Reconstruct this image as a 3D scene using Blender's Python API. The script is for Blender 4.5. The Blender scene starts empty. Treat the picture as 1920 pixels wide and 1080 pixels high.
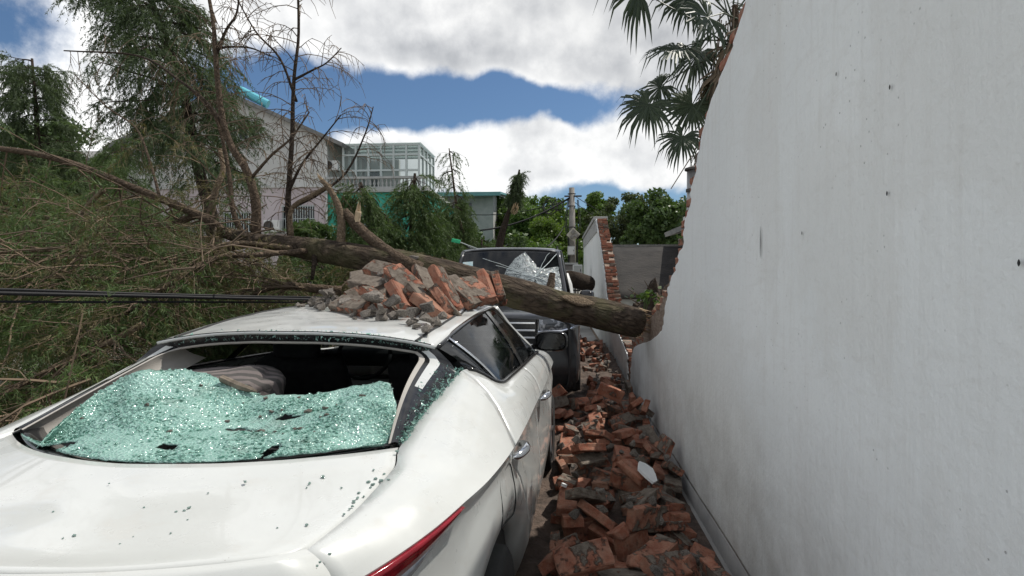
import bpy, bmesh, math, random
import numpy as np
from mathutils import Vector, Matrix, noise as mnoise

# ------------------------------------------------------------------ camera, sky, sun, exposure
SC = bpy.context.scene
COL = SC.collection
R = math.radians
FPX = 1100.0                        # focal length in pixels of a 1920 wide frame
CAM_H = 1.54
YAW = math.atan(90 / FPX)           # the lane's vanishing point lies right of the frame's centre
PITCH = -math.atan(20 / FPX)
cam_d = bpy.data.cameras.new('camera')
cam = bpy.data.objects.new('camera', cam_d)
COL.objects.link(cam)
cam.location = (0, 0, CAM_H)
cam.rotation_euler = (R(90) + PITCH, 0, YAW)
cam_d.sensor_width = 36
cam_d.lens = 36 * FPX / 1920
cam_d.clip_start = 0.05
cam_d.clip_end = 2000
SC.camera = cam

SUN_EL, SUN_AZ = R(60), R(56)       # azimuth clockwise from the lane's far direction (+Y)
sun_d = bpy.data.lights.new('sun', 'SUN')
sun_d.energy = 2.8
sun_d.angle = R(0.53)
sun_d.color = (1.0, 0.955, 0.88)
sun = bpy.data.objects.new('sun', sun_d)
COL.objects.link(sun)
SDIR = Vector((math.cos(SUN_EL) * math.sin(SUN_AZ), math.cos(SUN_EL) * math.cos(SUN_AZ), math.sin(SUN_EL)))
sun.rotation_euler = SDIR.to_track_quat('Z', 'Y').to_euler()
sun.location = SDIR * 40

VS = SC.view_settings
SC.display_settings.display_device = 'sRGB'
VS.view_transform = 'Standard'
VS.look = 'None'
VS.exposure = 0.55
VS.gamma = 1.0
VS.use_curve_mapping = False
SC.cycles.use_denoising = True
try:
    SC.cycles.denoiser = 'OPENIMAGEDENOISE'
except Exception:
    pass
SC.cycles.max_bounces = 8
SC.cycles.transparent_max_bounces = 12
SC.cycles.sample_clamp_indirect = 6.0
SC.cycles.caustics_reflective = False
SC.cycles.caustics_refractive = False

# camera basis, used only to turn measured pixels plus a distance into places in the lane
_R = Vector((math.cos(YAW), math.sin(YAW), 0))
_F = Vector((-math.sin(YAW) * math.cos(PITCH), math.cos(YAW) * math.cos(PITCH), math.sin(PITCH)))
_U = _R.cross(_F)
def ray(px, py):
    return (_F + _R * ((px - 960) / FPX) - _U * ((py - 540) / FPX))
def at(px, py, d):
    """the place seen at photo pixel px,py whose distance along the lane is d metres"""
    v = ray(px, py)
    return Vector((0, 0, CAM_H)) + v * (d / v.y)

class NT:
    """small helper round a node tree"""
    def __init__(self, tree):
        self.t = tree
        tree.nodes.clear()
    def n(self, kind, **kw):
        nd = self.t.nodes.new(kind)
        for k, v in kw.items():
            setattr(nd, k, v)
        return nd
    def l(self, a, b):
        self.t.links.new(a, b)
    def val(self, x, sock):
        if isinstance(x, (int, float)):
            sock.default_value = x
        elif isinstance(x, (tuple, list)):
            sock.default_value = tuple(x) if len(x) != 3 or sock.type == 'VECTOR' else tuple(x) + (1,)
        else:
            self.l(x, sock)
    def math(self, op, a, b=0.0, c=None, clamp=False):
        nd = self.n('ShaderNodeMath', operation=op, use_clamp=clamp)
        self.val(a, nd.inputs[0]); self.val(b, nd.inputs[1])
        if c is not None:
            self.val(c, nd.inputs[2])
        return nd.outputs[0]
    def vmath(self, op, a, b=(0, 0, 0), s=None):
        nd = self.n('ShaderNodeVectorMath', operation=op)
        self.val(a, nd.inputs[0]); self.val(b, nd.inputs[1])
        if s is not None:
            self.val(s, nd.inputs['Scale'])
        return nd.outputs['Value'] if op in ('DOT_PRODUCT', 'LENGTH', 'DISTANCE') else nd.outputs[0]
    def noise(self, vec, scale, detail=4, rough=0.55, dist=0.0, lac=2.0):
        nd = self.n('ShaderNodeTexNoise')
        if vec is not None:
            self.l(vec, nd.inputs['Vector'])
        nd.inputs['Scale'].default_value = scale
        nd.inputs['Detail'].default_value = detail
        nd.inputs['Roughness'].default_value = rough
        nd.inputs['Distortion'].default_value = dist
        nd.inputs['Lacunarity'].default_value = lac
        return nd.outputs['Fac']
    def vor(self, vec, scale, feature='F1', out='Distance', rnd=1.0):
        nd = self.n('ShaderNodeTexVoronoi', feature=feature)
        if vec is not None:
            self.l(vec, nd.inputs['Vector'])
        nd.inputs['Scale'].default_value = scale
        nd.inputs['Randomness'].default_value = rnd
        return nd.outputs[out]
    def map(self, x, a, b, c=0.0, d=1.0, smooth=False):
        nd = self.n('ShaderNodeMapRange', interpolation_type='SMOOTHSTEP' if smooth else 'LINEAR', clamp=True)
        self.val(x, nd.inputs[0]); nd.inputs[1].default_value = a; nd.inputs[2].default_value = b
        self.val(c, nd.inputs[3]); self.val(d, nd.inputs[4])
        return nd.outputs[0]
    def mix(self, f, a, b, blend='MIX'):
        nd = self.n('ShaderNodeMix', data_type='RGBA', blend_type=blend)
        self.val(f, nd.inputs[0]); self.val(a, nd.inputs[6]); self.val(b, nd.inputs[7])
        return nd.outputs[2]
    def bump(self, h, strength=0.3, dist=0.01, normal=None):
        nd = self.n('ShaderNodeBump')
        nd.inputs['Strength'].default_value = strength
        nd.inputs['Distance'].default_value = dist
        self.l(h, nd.inputs['Height'])
        if normal is not None:
            self.l(normal, nd.inputs['Normal'])
        return nd.outputs[0]

# ------------------------------------------------------------------ world: Nishita sky with cumulus
W = bpy.data.worlds.new('World')
SC.world = W
W.use_nodes = True
W.cycles.sampling_method = 'MANUAL'
W.cycles.sample_map_resolution = 512
w = NT(W.node_tree)
sky = w.n('ShaderNodeTexSky', sky_type='NISHITA')
sky.sun_disc = False
sky.sun_elevation = SUN_EL
sky.sun_rotation = SUN_AZ
sky.air_density = 1.0
sky.dust_density = 0.6
sky.ozone_density = 2.0
tc = w.n('ShaderNodeTexCoord')
dirv = w.vmath('NORMALIZE', tc.outputs['Generated'])
sep = w.n('ShaderNodeSeparateXYZ')
w.l(dirv, sep.inputs[0])
az = w.math('ARCTAN2', sep.outputs[0], sep.outputs[1])
el = w.math('ARCSINE', sep.outputs[2])
# where the clouds stand: azimuth and elevation of each bank (from the photo), half widths in radians, weight
def azel(px, py):
    v = ray(px, py).normalized()
    return math.atan2(v.x, v.y), math.asin(v.z)
banks = [(760, 30, 0.40, 0.095, 1.0), (1120, 70, 0.22, 0.085, 0.95), (480, -60, 0.35, 0.09, 0.9),
         (705, 275, 0.075, 0.055, 1.0), (840, 315, 0.13, 0.05, 1.0), (985, 300, 0.10, 0.070, 1.0),
         (1175, 285, 0.13, 0.085, 1.05), (190, 240, 0.12, 0.075, 1.0), (110, 110, 0.12, 0.05, 0.6),
         (800, 195, 0.20, 0.040, -1.4), (1030, 185, 0.13, 0.034, -1.2), (540, 180, 0.12, 0.08, -1.2), (25, 75, 0.085, 0.055, -1.1), (1200, 378, 0.16, 0.026, -1.15), (600, 420, 0.5, 0.03, -0.5)]
warp_n = w.n('ShaderNodeTexNoise')
w.l(dirv, warp_n.inputs['Vector'])
warp_n.inputs['Scale'].default_value = 9.0
warp_n.inputs['Detail'].default_value = 3.0
wsep = w.n('ShaderNodeSeparateXYZ')
w.l(warp_n.outputs['Color'], wsep.inputs[0])
az_w = w.math('ADD', az, w.math('MULTIPLY', w.math('SUBTRACT', wsep.outputs[0], 0.5), 0.12))
el_w = w.math('ADD', el, w.math('MULTIPLY', w.math('SUBTRACT', wsep.outputs[1], 0.5), 0.08))
field = None
for (bx_, by_, ra, re, amp) in banks:
    a0, e0 = azel(bx_, by_)
    da = w.math('MULTIPLY_ADD', az_w, 1 / ra, -a0 / ra)
    de = w.math('MULTIPLY_ADD', el_w, 1 / re, -e0 / re)
    q = w.math('MULTIPLY_ADD', de, de, w.math('MULTIPLY', da, da))
    g = w.math('POWER', 0.45, q)
    field = w.math('MULTIPLY', g, amp) if field is None else w.math('MULTIPLY_ADD', g, amp, field)
# beyond the banks laid out above the sky goes on with the same cover as in view
qa = w.math('MULTIPLY_ADD', az, 1 / 0.80, 0.10 / 0.80)
qe = w.math('MULTIPLY_ADD', el, 1 / 0.42, -0.22 / 0.42)
inview = w.math('POWER', 0.30, w.math('MULTIPLY_ADD', qe, qe, w.math('MULTIPLY', qa, qa)))
field = w.math('MULTIPLY_ADD', w.math('SUBTRACT', 1.0, inview), 0.36, field)
field = w.math('MINIMUM', field, 1.1)
f0 = w.noise(dirv, 8.0, 9, 0.62)
f1 = w.noise(w.vmath('ADD', dirv, (0.018, -0.004, 0.034)), 8.0, 3, 0.5)
dens = w.math('ADD', field, w.math('MULTIPLY', w.math('SUBTRACT', f0, 0.36), 1.9))
mask = w.map(dens, 0.20, 0.98, smooth=True)
thick = w.map(dens, 0.5, 1.5)
relief = w.math('SUBTRACT', f0, f1)
lit = w.math('ADD', w.math('MULTIPLY_ADD', relief, 0.95, 0.92), w.math('MULTIPLY', thick, -0.08))
# bellies of the high bank are greyer than the cumulus heads near the horizon
belly = w.map(el, 0.22, 0.34, 0.0, 1.0, smooth=True)
lit = w.math('ADD', lit, w.math('MULTIPLY', w.math('MULTIPLY', belly, w.map(dens, 0.4, 1.3)), -0.10))
lit = w.math('MAXIMUM', w.math('MINIMUM', lit, 1.0), 0.40)
# clouds facing the sun are front-lit and brighter than those seen towards it
toward = w.math('MAXIMUM', w.vmath('DOT_PRODUCT', dirv, tuple(SDIR)), -0.2)
front = w.math('MULTIPLY_ADD', toward, -0.75, 1.40)
cloud_col = w.mix(w.map(lit, 0.45, 0.9), (0.74, 0.77, 0.82), (1.0, 1.0, 0.99))
bg_sky = w.n('ShaderNodeBackground')
w.l(w.mix(1.0, sky.outputs[0], (0.74, 0.89, 1.02), 'MULTIPLY'), bg_sky.inputs['Color'])
bg_sky.inputs['Strength'].default_value = 0.058
bg_cl = w.n('ShaderNodeBackground')
w.l(cloud_col, bg_cl.inputs['Color'])
w.l(w.math('MULTIPLY', w.math('MULTIPLY', lit, front), 0.75), bg_cl.inputs['Strength'])
mx = w.n('ShaderNodeMixShader')
w.l(w.math('MULTIPLY', mask, 0.96), mx.inputs[0])
w.l(bg_sky.outputs[0], mx.inputs[1])
w.l(bg_cl.outputs[0], mx.inputs[2])
wo = w.n('ShaderNodeOutputWorld')
w.l(mx.outputs[0], wo.inputs['Surface'])

# ------------------------------------------------------------------ mesh helpers
class MB:
    def __init__(self):
        self.v, self.f, self.mi = [], [], []
        self.cur = 0
    def face(self, idx):
        self.f.append(tuple(idx)); self.mi.append(self.cur)
    def quadstrip(self, a, b):
        for i in range(len(a) - 1):
            self.face((a[i], a[i + 1], b[i + 1], b[i]))
    def grid(self, pts, flip=False):
        """pts: rows of points"""
        base = len(self.v)
        n, m = len(pts), len(pts[0])
        for r in pts:
            self.v.extend(tuple(p) for p in r)
        for i in range(n - 1):
            for j in range(m - 1):
                q = (base + i * m + j, base + i * m + j + 1, base + (i + 1) * m + j + 1, base + (i + 1) * m + j)
                self.face(q[::-1] if flip else q)
        return base
    def box(self, c, s, rot=None, taper=1.0):
        b = len(self.v)
        for dz in (-1, 1):
            t = taper if dz > 0 else 1.0
            for dx, dy in ((-1, -1), (1, -1), (1, 1), (-1, 1)):
                p = Vector((dx * s[0] / 2 * t, dy * s[1] / 2 * t, dz * s[2] / 2))
                if rot is not None:
                    p = rot @ p
                self.v.append(tuple(p + Vector(c)))
        for q in ((0, 3, 2, 1), (4, 5, 6, 7), (0, 1, 5, 4), (1, 2, 6, 5), (2, 3, 7, 6), (3, 0, 4, 7)):
            self.face([b + k for k in q])
        return b
    def bar(self, a, b_, w_, h_=None, up=(0, 0, 1)):
        """box beam from a to b"""
        a, b_ = Vector(a), Vector(b_)
        h_ = h_ or w_
        d = (b_ - a)
        L = d.length
        if L < 1e-6:
            return
        z = d / L
        u = Vector(up)
        if abs(z.dot(u)) > 0.98:
            u = Vector((1, 0, 0))
        x = u.cross(z).normalized()
        y = z.cross(x)
        m = Matrix((x, y, z)).transposed()
        self.box((a + b_) / 2, (w_, h_, L), m)
    def tube(self, path, radii, n=8, caps=True, jit=0.0, rng=None):
        path = [Vector(p) for p in path]
        if isinstance(radii, (int, float)):
            radii = [radii] * len(path)
        base = len(self.v)
        t0 = (path[1] - path[0]).normalized()
        u = Vector((0, 0, 1)) if abs(t0.z) < 0.9 else Vector((1, 0, 0))
        x = u.cross(t0).normalized()
        for i, p in enumerate(path):
            if i == 0: t = path[1] - path[0]
            elif i == len(path) - 1: t = path[-1] - path[-2]
            else: t = path[i + 1] - path[i - 1]
            t = t.normalized() if t.length > 1e-9 else t0
            x = (x - t * x.dot(t))
            x = x.normalized() if x.length > 1e-6 else t.orthogonal().normalized()
            y = t.cross(x)
            for k in range(n):
                a = 2 * math.pi * k / n
                r = radii[i]
                if jit and rng: r *= 1 + rng.uniform(-jit, jit)
                self.v.append(tuple(p + x * (r * math.cos(a)) + y * (r * math.sin(a))))
        for i in range(len(path) - 1):
            for k in range(n):
                k2 = (k + 1) % n
                self.face((base + i * n + k, base + i * n + k2, base + (i + 1) * n + k2, base + (i + 1) * n + k))
        if caps:
            self.face([base + k for k in range(n)][::-1])
            e = base + (len(path) - 1) * n
            self.face([e + k for k in range(n)])
        return base
    def lathe(self, prof, n=24, axis='x', c=(0, 0, 0)):
        base = len(self.v)
        for (a, r) in prof:
            for k in range(n):
                t = 2 * math.pi * k / n
                p = (a, r * math.cos(t), r * math.sin(t)) if axis == 'x' else (r * math.cos(t), r * math.sin(t), a)
                self.v.append((p[0] + c[0], p[1] + c[1], p[2] + c[2]))
        for i in range(len(prof) - 1):
            for k in range(n):
                k2 = (k + 1) % n
                self.face((base + i * n + k, base + i * n + k2, base + (i + 1) * n + k2, base + (i + 1) * n + k))
    def tri(self, a, b, c):
        i = len(self.v)
        self.v.extend((tuple(a), tuple(b), tuple(c)))
        self.face((i, i + 1, i + 2))
    def quad(self, a, b, c, d):
        i = len(self.v)
        self.v.extend((tuple(a), tuple(b), tuple(c), tuple(d)))
        self.face((i, i + 1, i + 2, i + 3))
    def mesh(self, name, mats, smooth=False):
        me = bpy.data.meshes.new(name)
        me.from_pydata(self.v, [], self.f)
        if not isinstance(mats, (list, tuple)):
            mats = [mats]
        for m in mats:
            me.materials.append(m)
        if len(mats) > 1:
            me.polygons.foreach_set('material_index', self.mi)
        if smooth:
            me.polygons.foreach_set('use_smooth', [True] * len(me.polygons))
        me.update()
        return me
    def build(self, name, mats, parent=None, smooth=False, fix=False, autosmooth=None):
        me = self.mesh(name, mats, smooth)
        if fix:
            bm = bmesh.new(); bm.from_mesh(me)
            bmesh.ops.remove_doubles(bm, verts=bm.verts, dist=0.0004)
            bmesh.ops.recalc_face_normals(bm, faces=bm.faces)
            bm.to_mesh(me); bm.free()
        if autosmooth is not None:
            me.polygons.foreach_set('use_smooth', [True] * len(me.polygons))
            me.set_sharp_from_angle(angle=R(autosmooth))
        return link(name, me, parent)

def link(name, me, parent=None):
    o = bpy.data.objects.new(name, me)
    COL.objects.link(o)
    if parent is not None:
        o.parent = parent
    return o
def tag(o, label, cat, group=None, kind=None):
    o['label'] = label; o['category'] = cat
    if group: o['group'] = group
    if kind: o['kind'] = kind
    return o
def thing(name, label, cat, loc=(0, 0, 0), rz=0.0, group=None):
    o = bpy.data.objects.new(name, None)
    COL.objects.link(o)
    o.location = loc; o.rotation_euler = (0, 0, rz)
    o.empty_display_size = 0.2
    return tag(o, label, cat, group)
def struct(o):
    o['kind'] = 'structure'
    return o
def stuff(o):
    o['kind'] = 'stuff'
    return o
def solid(o, t, offset=-1.0, rim=True):
    m = o.modifiers.new('thickness', 'SOLIDIFY')
    m.thickness = t; m.offset = offset; m.use_rim = rim
    return o
def bevel(o, w_=0.004, seg=2, ang=35):
    m = o.modifiers.new('bevel', 'BEVEL')
    m.width = w_; m.segments = seg; m.limit_method = 'ANGLE'; m.angle_limit = R(ang)
    return o
def tris_obj(name, tri, mat, parent=None):
    """tri: (n,3,3) float array of loose triangles, one mesh"""
    n = len(tri)
    me = bpy.data.meshes.new(name)
    me.vertices.add(n * 3)
    me.vertices.foreach_set('co', np.ascontiguousarray(tri, dtype=np.float32).ravel())
    me.loops.add(n * 3)
    me.loops.foreach_set('vertex_index', np.arange(n * 3, dtype=np.int32))
    me.polygons.add(n)
    me.polygons.foreach_set('loop_start', np.arange(0, n * 3, 3, dtype=np.int32))
    me.polygons.foreach_set('loop_total', np.full(n, 3, dtype=np.int32))
    me.update(calc_edges=True)
    me.materials.append(mat)
    return link(name, me, parent)

def pchip(xs, ys):
    xs = np.asarray(xs, float); ys = np.asarray(ys, float)
    h = np.diff(xs); dl = np.diff(ys) / h
    d = np.zeros_like(ys)
    for i in range(1, len(xs) - 1):
        if dl[i - 1] * dl[i] > 0:
            w1 = 2 * h[i] + h[i - 1]; w2 = h[i] + 2 * h[i - 1]
            d[i] = (w1 + w2) / (w1 / dl[i - 1] + w2 / dl[i])
    d[0] = dl[0]; d[-1] = dl[-1]
    def f(x):
        x = min(max(x, xs[0]), xs[-1])
        i = min(max(int(np.searchsorted(xs, x)) - 1, 0), len(xs) - 2)
        t = (x - xs[i]) / h[i]
        return float((1 + 2 * t) * (1 - t) ** 2 * ys[i] + t * (1 - t) ** 2 * h[i] * d[i] + t * t * (3 - 2 * t) * ys[i + 1] + t * t * (t - 1) * h[i] * d[i + 1])
    return f
def smooth_path(pts, sub=4):
    """Catmull-Rom through 3-D points"""
    P = [Vector(p) for p in pts]
    out = []
    for i in range(len(P) - 1):
        p0 = P[i - 1] if i else P[0] * 2 - P[1]
        p3 = P[i + 2] if i + 2 < len(P) else P[-1] * 2 - P[-2]
        for s in range(sub):
            t = s / sub
            out.append(0.5 * ((2 * P[i]) + (P[i + 1] - p0) * t + (2 * p0 - 5 * P[i] + 4 * P[i + 1] - p3) * t * t + (3 * P[i] - p0 - 3 * P[i + 1] + p3) * t ** 3))
    out.append(P[-1])
    return out
def nz(x, y=0.0, z=0.0):
    return mnoise.noise(Vector((x, y, z)))

# ------------------------------------------------------------------ materials
def pmat(name, col, rough=0.6, metal=0.0, col2=None, scale=6.0, bump=0.0, bscale=60.0, bdist=0.004, coat=0.0, spec=0.5, coords='Object', stretch=None, rnd=0.0, detail=5, lo=0.35, hi=0.65):
    m = bpy.data.materials.new(name)
    m.use_nodes = True
    t = NT(m.node_tree)
    p = t.n('ShaderNodeBsdfPrincipled')
    o = t.n('ShaderNodeOutputMaterial')
    t.l(p.outputs[0], o.inputs[0])
    p.inputs['Roughness'].default_value = rough
    p.inputs['Metallic'].default_value = metal
    p.inputs['Coat Weight'].default_value = coat
    p.inputs['Coat Roughness'].default_value = 0.03
    p.inputs['Specular IOR Level'].default_value = spec
    tcd = t.n('ShaderNodeTexCoord').outputs[coords]
    if stretch:
        tcd = t.vmath('MULTIPLY', tcd, stretch)
    c = None
    if col2 is not None:
        f = t.map(t.noise(tcd, scale, detail), lo, hi)
        c = t.mix(f, tuple(col), tuple(col2))
    if rnd:
        oi = t.n('ShaderNodeObjectInfo').outputs['Random']
        k = t.map(oi, 0, 1, 1 - rnd, 1 + rnd)
        hsv = t.n('ShaderNodeHueSaturation')
        t.l(k, hsv.inputs['Value'])
        if c is None:
            hsv.inputs['Color'].default_value = tuple(col) + (1,)
        else:
            t.l(c, hsv.inputs['Color'])
        c = hsv.outputs[0]
    if c is None:
        p.inputs['Base Color'].default_value = tuple(col) + (1,)
    else:
        t.l(c, p.inputs['Base Color'])
    if bump:
        t.l(t.bump(t.noise(tcd, bscale, 6, 0.6), bump, bdist), p.inputs['Normal'])
    m['_p'] = p.name
    return m
def leafmat(name, c1, c2, rough=0.55, trans=0.25):
    """leaf: colour varies from leaf clump to leaf clump, light passes through a little"""
    m = bpy.data.materials.new(name)
    m.use_nodes = True
    t = NT(m.node_tree)
    geo = t.n('ShaderNodeNewGeometry')
    tcd = t.n('ShaderNodeTexCoord').outputs['Object']
    f = t.math('ADD', t.math('MULTIPLY', geo.outputs['Random Per Island'], 0.6), t.math('MULTIPLY', t.map(t.noise(tcd, 1.7, 3), 0.3, 0.7), 0.4))
    c = t.mix(f, tuple(c1), tuple(c2))
    p = t.n('ShaderNodeBsdfPrincipled')
    t.l(c, p.inputs['Base Color'])
    p.inputs['Roughness'].default_value = rough
    p.inputs['Specular IOR Level'].default_value = 0.3
    tr = t.n('ShaderNodeBsdfTranslucent')
    t.l(t.mix(1.0, c, (1.1, 1.25, 0.6), 'MULTIPLY'), tr.inputs[0])
    mx_ = t.n('ShaderNodeMixShader')
    mx_.inputs[0].default_value = trans
    t.l(p.outputs[0], mx_.inputs[1]); t.l(tr.outputs[0], mx_.inputs[2])
    o = t.n('ShaderNodeOutputMaterial')
    t.l(mx_.outputs[0], o.inputs[0])
    return m
# ------------------------------------------------------------------ ground
M_ground = pmat('ground_earth', (0.17, 0.155, 0.13), 0.95, col2=(0.25, 0.235, 0.20), scale=0.8, bump=0.6, bscale=14, bdist=0.03)
M_lane = pmat('lane_concrete', (0.27, 0.26, 0.245), 0.9, col2=(0.38, 0.37, 0.35), scale=1.4, bump=0.4, bscale=40, bdist=0.006)
b = MB(); b.quad((-600, -600, 0), (600, -600, 0), (600, 900, 0), (-600, 900, 0))
struct(b.build('ground', M_ground))
b = MB(); b.quad((-2.6, -6, 0.004), (0.97, -6, 0.004), (0.97, 60, 0.004), (-2.6, 60, 0.004))
struct(b.build('lane', M_lane))

# ------------------------------------------------------------------ bricks, mortar
def brick_material(name='red_clay_brick', extra=0.0):
    m = bpy.data.materials.new(name); m.use_nodes = True
    t = NT(m.node_tree)
    tco = t.n('ShaderNodeTexCoord').outputs['Object']
    oi = t.n('ShaderNodeObjectInfo').outputs['Random']
    off = t.n('ShaderNodeCombineXYZ')
    t.l(t.math('MULTIPLY', oi, 37.0), off.inputs[0]); t.l(t.math('MULTIPLY', oi, 91.0), off.inputs[1])
    v = t.vmath('ADD', tco, off.outputs[0])
    red = t.mix(t.map(t.noise(v, 9, 5), 0.3, 0.7), (0.205, 0.070, 0.044), (0.37, 0.145, 0.088))
    red = t.mix(t.map(t.noise(v, 55, 4), 0.55, 0.75), red, (0.13, 0.052, 0.038))
    red2 = t.mix(t.map(t.math('FRACT', t.math('MULTIPLY', oi, 7.31)), 0.0, 1.0), red, (0.26, 0.155, 0.105))
    red = t.mix(t.map(oi, 0.55, 1.0, 0.0, 0.7), red, red2)
    sx = t.n('ShaderNodeSeparateXYZ'); t.l(tco, sx.inputs[0])
    bed = t.map(t.math('ABSOLUTE', sx.outputs[2]), 0.021, 0.026)
    amount = t.math('ADD', t.map(t.math('FRACT', t.math('MULTIPLY', oi, 3.77)), 0, 1, -0.20 + extra, 0.09 + extra), t.math('MULTIPLY', bed, 0.11))
    mn = t.math('ADD', t.noise(v, 14, 7, 0.65), amount)
    mask_ = t.map(mn, 0.56, 0.62)
    mortar = t.mix(t.map(t.noise(v, 26, 8, 0.7), .3, .7), (0.075, 0.060, 0.047), (0.235, 0.20, 0.165))
    dust = t.map(t.noise(v, 18, 8, 0.68), 0.38, 0.72, 0.0, 0.62)
    c = t.mix(dust, red, (0.36, 0.255, 0.19))
    c = t.mix(mask_, c, mortar)
    soot = t.map(t.noise(v, 7, 9, 0.72), 0.54, 0.74, 0.0, 0.28)
    c = t.mix(soot, c, (0.075, 0.055, 0.043))
    p = t.n('ShaderNodeBsdfPrincipled')
    t.l(c, p.inputs['Base Color']); p.inputs['Roughness'].default_value = 0.92
    p.inputs['Specular IOR Level'].default_value = 0.2
    h = t.math('ADD', t.math('MULTIPLY', t.noise(v, 70, 8, 0.7), 0.5), t.math('MULTIPLY', mask_, 0.9))
    t.l(t.bump(h, 1.0, 0.012), p.inputs['Normal'])
    o = t.n('ShaderNodeOutputMaterial'); t.l(p.outputs[0], o.inputs[0])
    return m
M_brick = brick_material()
M_brick_m = brick_material('mortar_caked_brick', 0.15)
M_mortar = pmat('old_mortar', (0.085, 0.074, 0.063), 0.95, col2=(0.25, 0.22, 0.19), scale=16, bump=0.9, bscale=60, bdist=0.006, rnd=0.25)
M_core = pmat('wall_core_rubble', (0.19, 0.13, 0.095), 0.95, col2=(0.31, 0.25, 0.20), scale=12, bump=0.9, bscale=35, bdist=0.012, stretch=(1, 1, 3))

BL, BW, BH = 0.24, 0.115, 0.053
def brick_mesh(seed, broken=False, mat=None):
    rg = random.Random(seed)
    bm = bmesh.new()
    bmesh.ops.create_cube(bm, size=1.0)
    for v in bm.verts:
        v.co = Vector((v.co.x * BL, v.co.y * BW, v.co.z * BH))
    if broken:
        cut = rg.uniform(-0.05, 0.08)
        n_ = Vector((1, rg.uniform(-0.6, 0.6), rg.uniform(-0.7, 0.7))).normalized()
        r = bmesh.ops.bisect_plane(bm, geom=bm.verts[:] + bm.edges[:] + bm.faces[:], plane_co=(cut, 0, 0), plane_no=n_, clear_outer=True)
        ed = [e for e in r['geom_cut'] if isinstance(e, bmesh.types.BMEdge)]
        fr = bmesh.ops.contextual_create(bm, geom=ed)
        if fr['faces']:
            pk = bmesh.ops.poke(bm, faces=fr['faces'])
            for v in pk['verts']:
                v.co += n_ * rg.uniform(-0.03, 0.015) + Vector((0, rg.uniform(-.02, .02), rg.uniform(-.01, .01)))
        if rg.random() < 0.6:
            n2 = Vector((rg.uniform(-.5, .5), rg.choice((-1, 1)), rg.uniform(-1, 1))).normalized()
            r = bmesh.ops.bisect_plane(bm, geom=bm.verts[:] + bm.edges[:] + bm.faces[:], plane_co=n2 * 0.05, plane_no=n2, clear_outer=True)
            ed = [e for e in r['geom_cut'] if isinstance(e, bmesh.types.BMEdge)]
            bmesh.ops.contextual_create(bm, geom=ed)
    bmesh.ops.bevel(bm, geom=bm.edges[:], offset=0.0055, segments=1, affect='EDGES', clamp_overlap=True)
    if True:
        bmesh.ops.subdivide_edges(bm, edges=[e for e in bm.edges if e.calc_length() > .04], cuts=2 if mat is not None else 1, use_grid_fill=True)
        for v in bm.verts:
            v.co += v.co.normalized() * (.007 * mnoise.noise(v.co * 22 + Vector((seed, 0, 0))) + .004 * mnoise.noise(v.co * 60))
    for v in bm.verts:
        v.co += Vector((rg.uniform(-1, 1), rg.uniform(-1, 1), rg.uniform(-1, 1))) * 0.003
    bmesh.ops.recalc_face_normals(bm, faces=bm.faces)
    me = bpy.data.meshes.new('brick'); bm.to_mesh(me); bm.free()
    me.materials.append(mat or M_brick)
    return me
BRICKS = [brick_mesh(i) for i in range(6)]
BROKEN = [brick_mesh(50 + i, True) for i in range(8)]
CAKED = [brick_mesh(80 + i, False, M_brick_m) for i in range(4)] + [brick_mesh(90 + i, True, M_brick_m) for i in range(3)]
def lump_mesh(seed, name='mortar_chunk', mat=None, sub=2, flat=0.75):
    """angular chunk: hull of a few scattered points, edges knocked off"""
    rg = random.Random(seed)
    bm = bmesh.new()
    for k in range(15):
        v = Vector((rg.gauss(0, 1), rg.gauss(0, 1), rg.gauss(0, 1))).normalized() * rg.uniform(.36, .5)
        bm.verts.new(Vector((v.x, v.y * .8, v.z * flat)))
    r = bmesh.ops.convex_hull(bm, input=bm.verts[:])
    bmesh.ops.delete(bm, geom=[g for g in r['geom_interior'] if isinstance(g, bmesh.types.BMVert)], context='VERTS')
    bmesh.ops.subdivide_edges(bm, edges=bm.edges[:], cuts=1)
    for v in bm.verts:
        v.co *= 1 + .16 * mnoise.noise(v.co * 7 + Vector((seed, 0, 0))) + .06 * rg.uniform(-1, 1)
    me = bpy.data.meshes.new(name); bm.to_mesh(me); bm.free()
    me.materials.append(mat or M_mortar)
    return me
LUMPS = [lump_mesh(i, sub=2) for i in range(7)]

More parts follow.
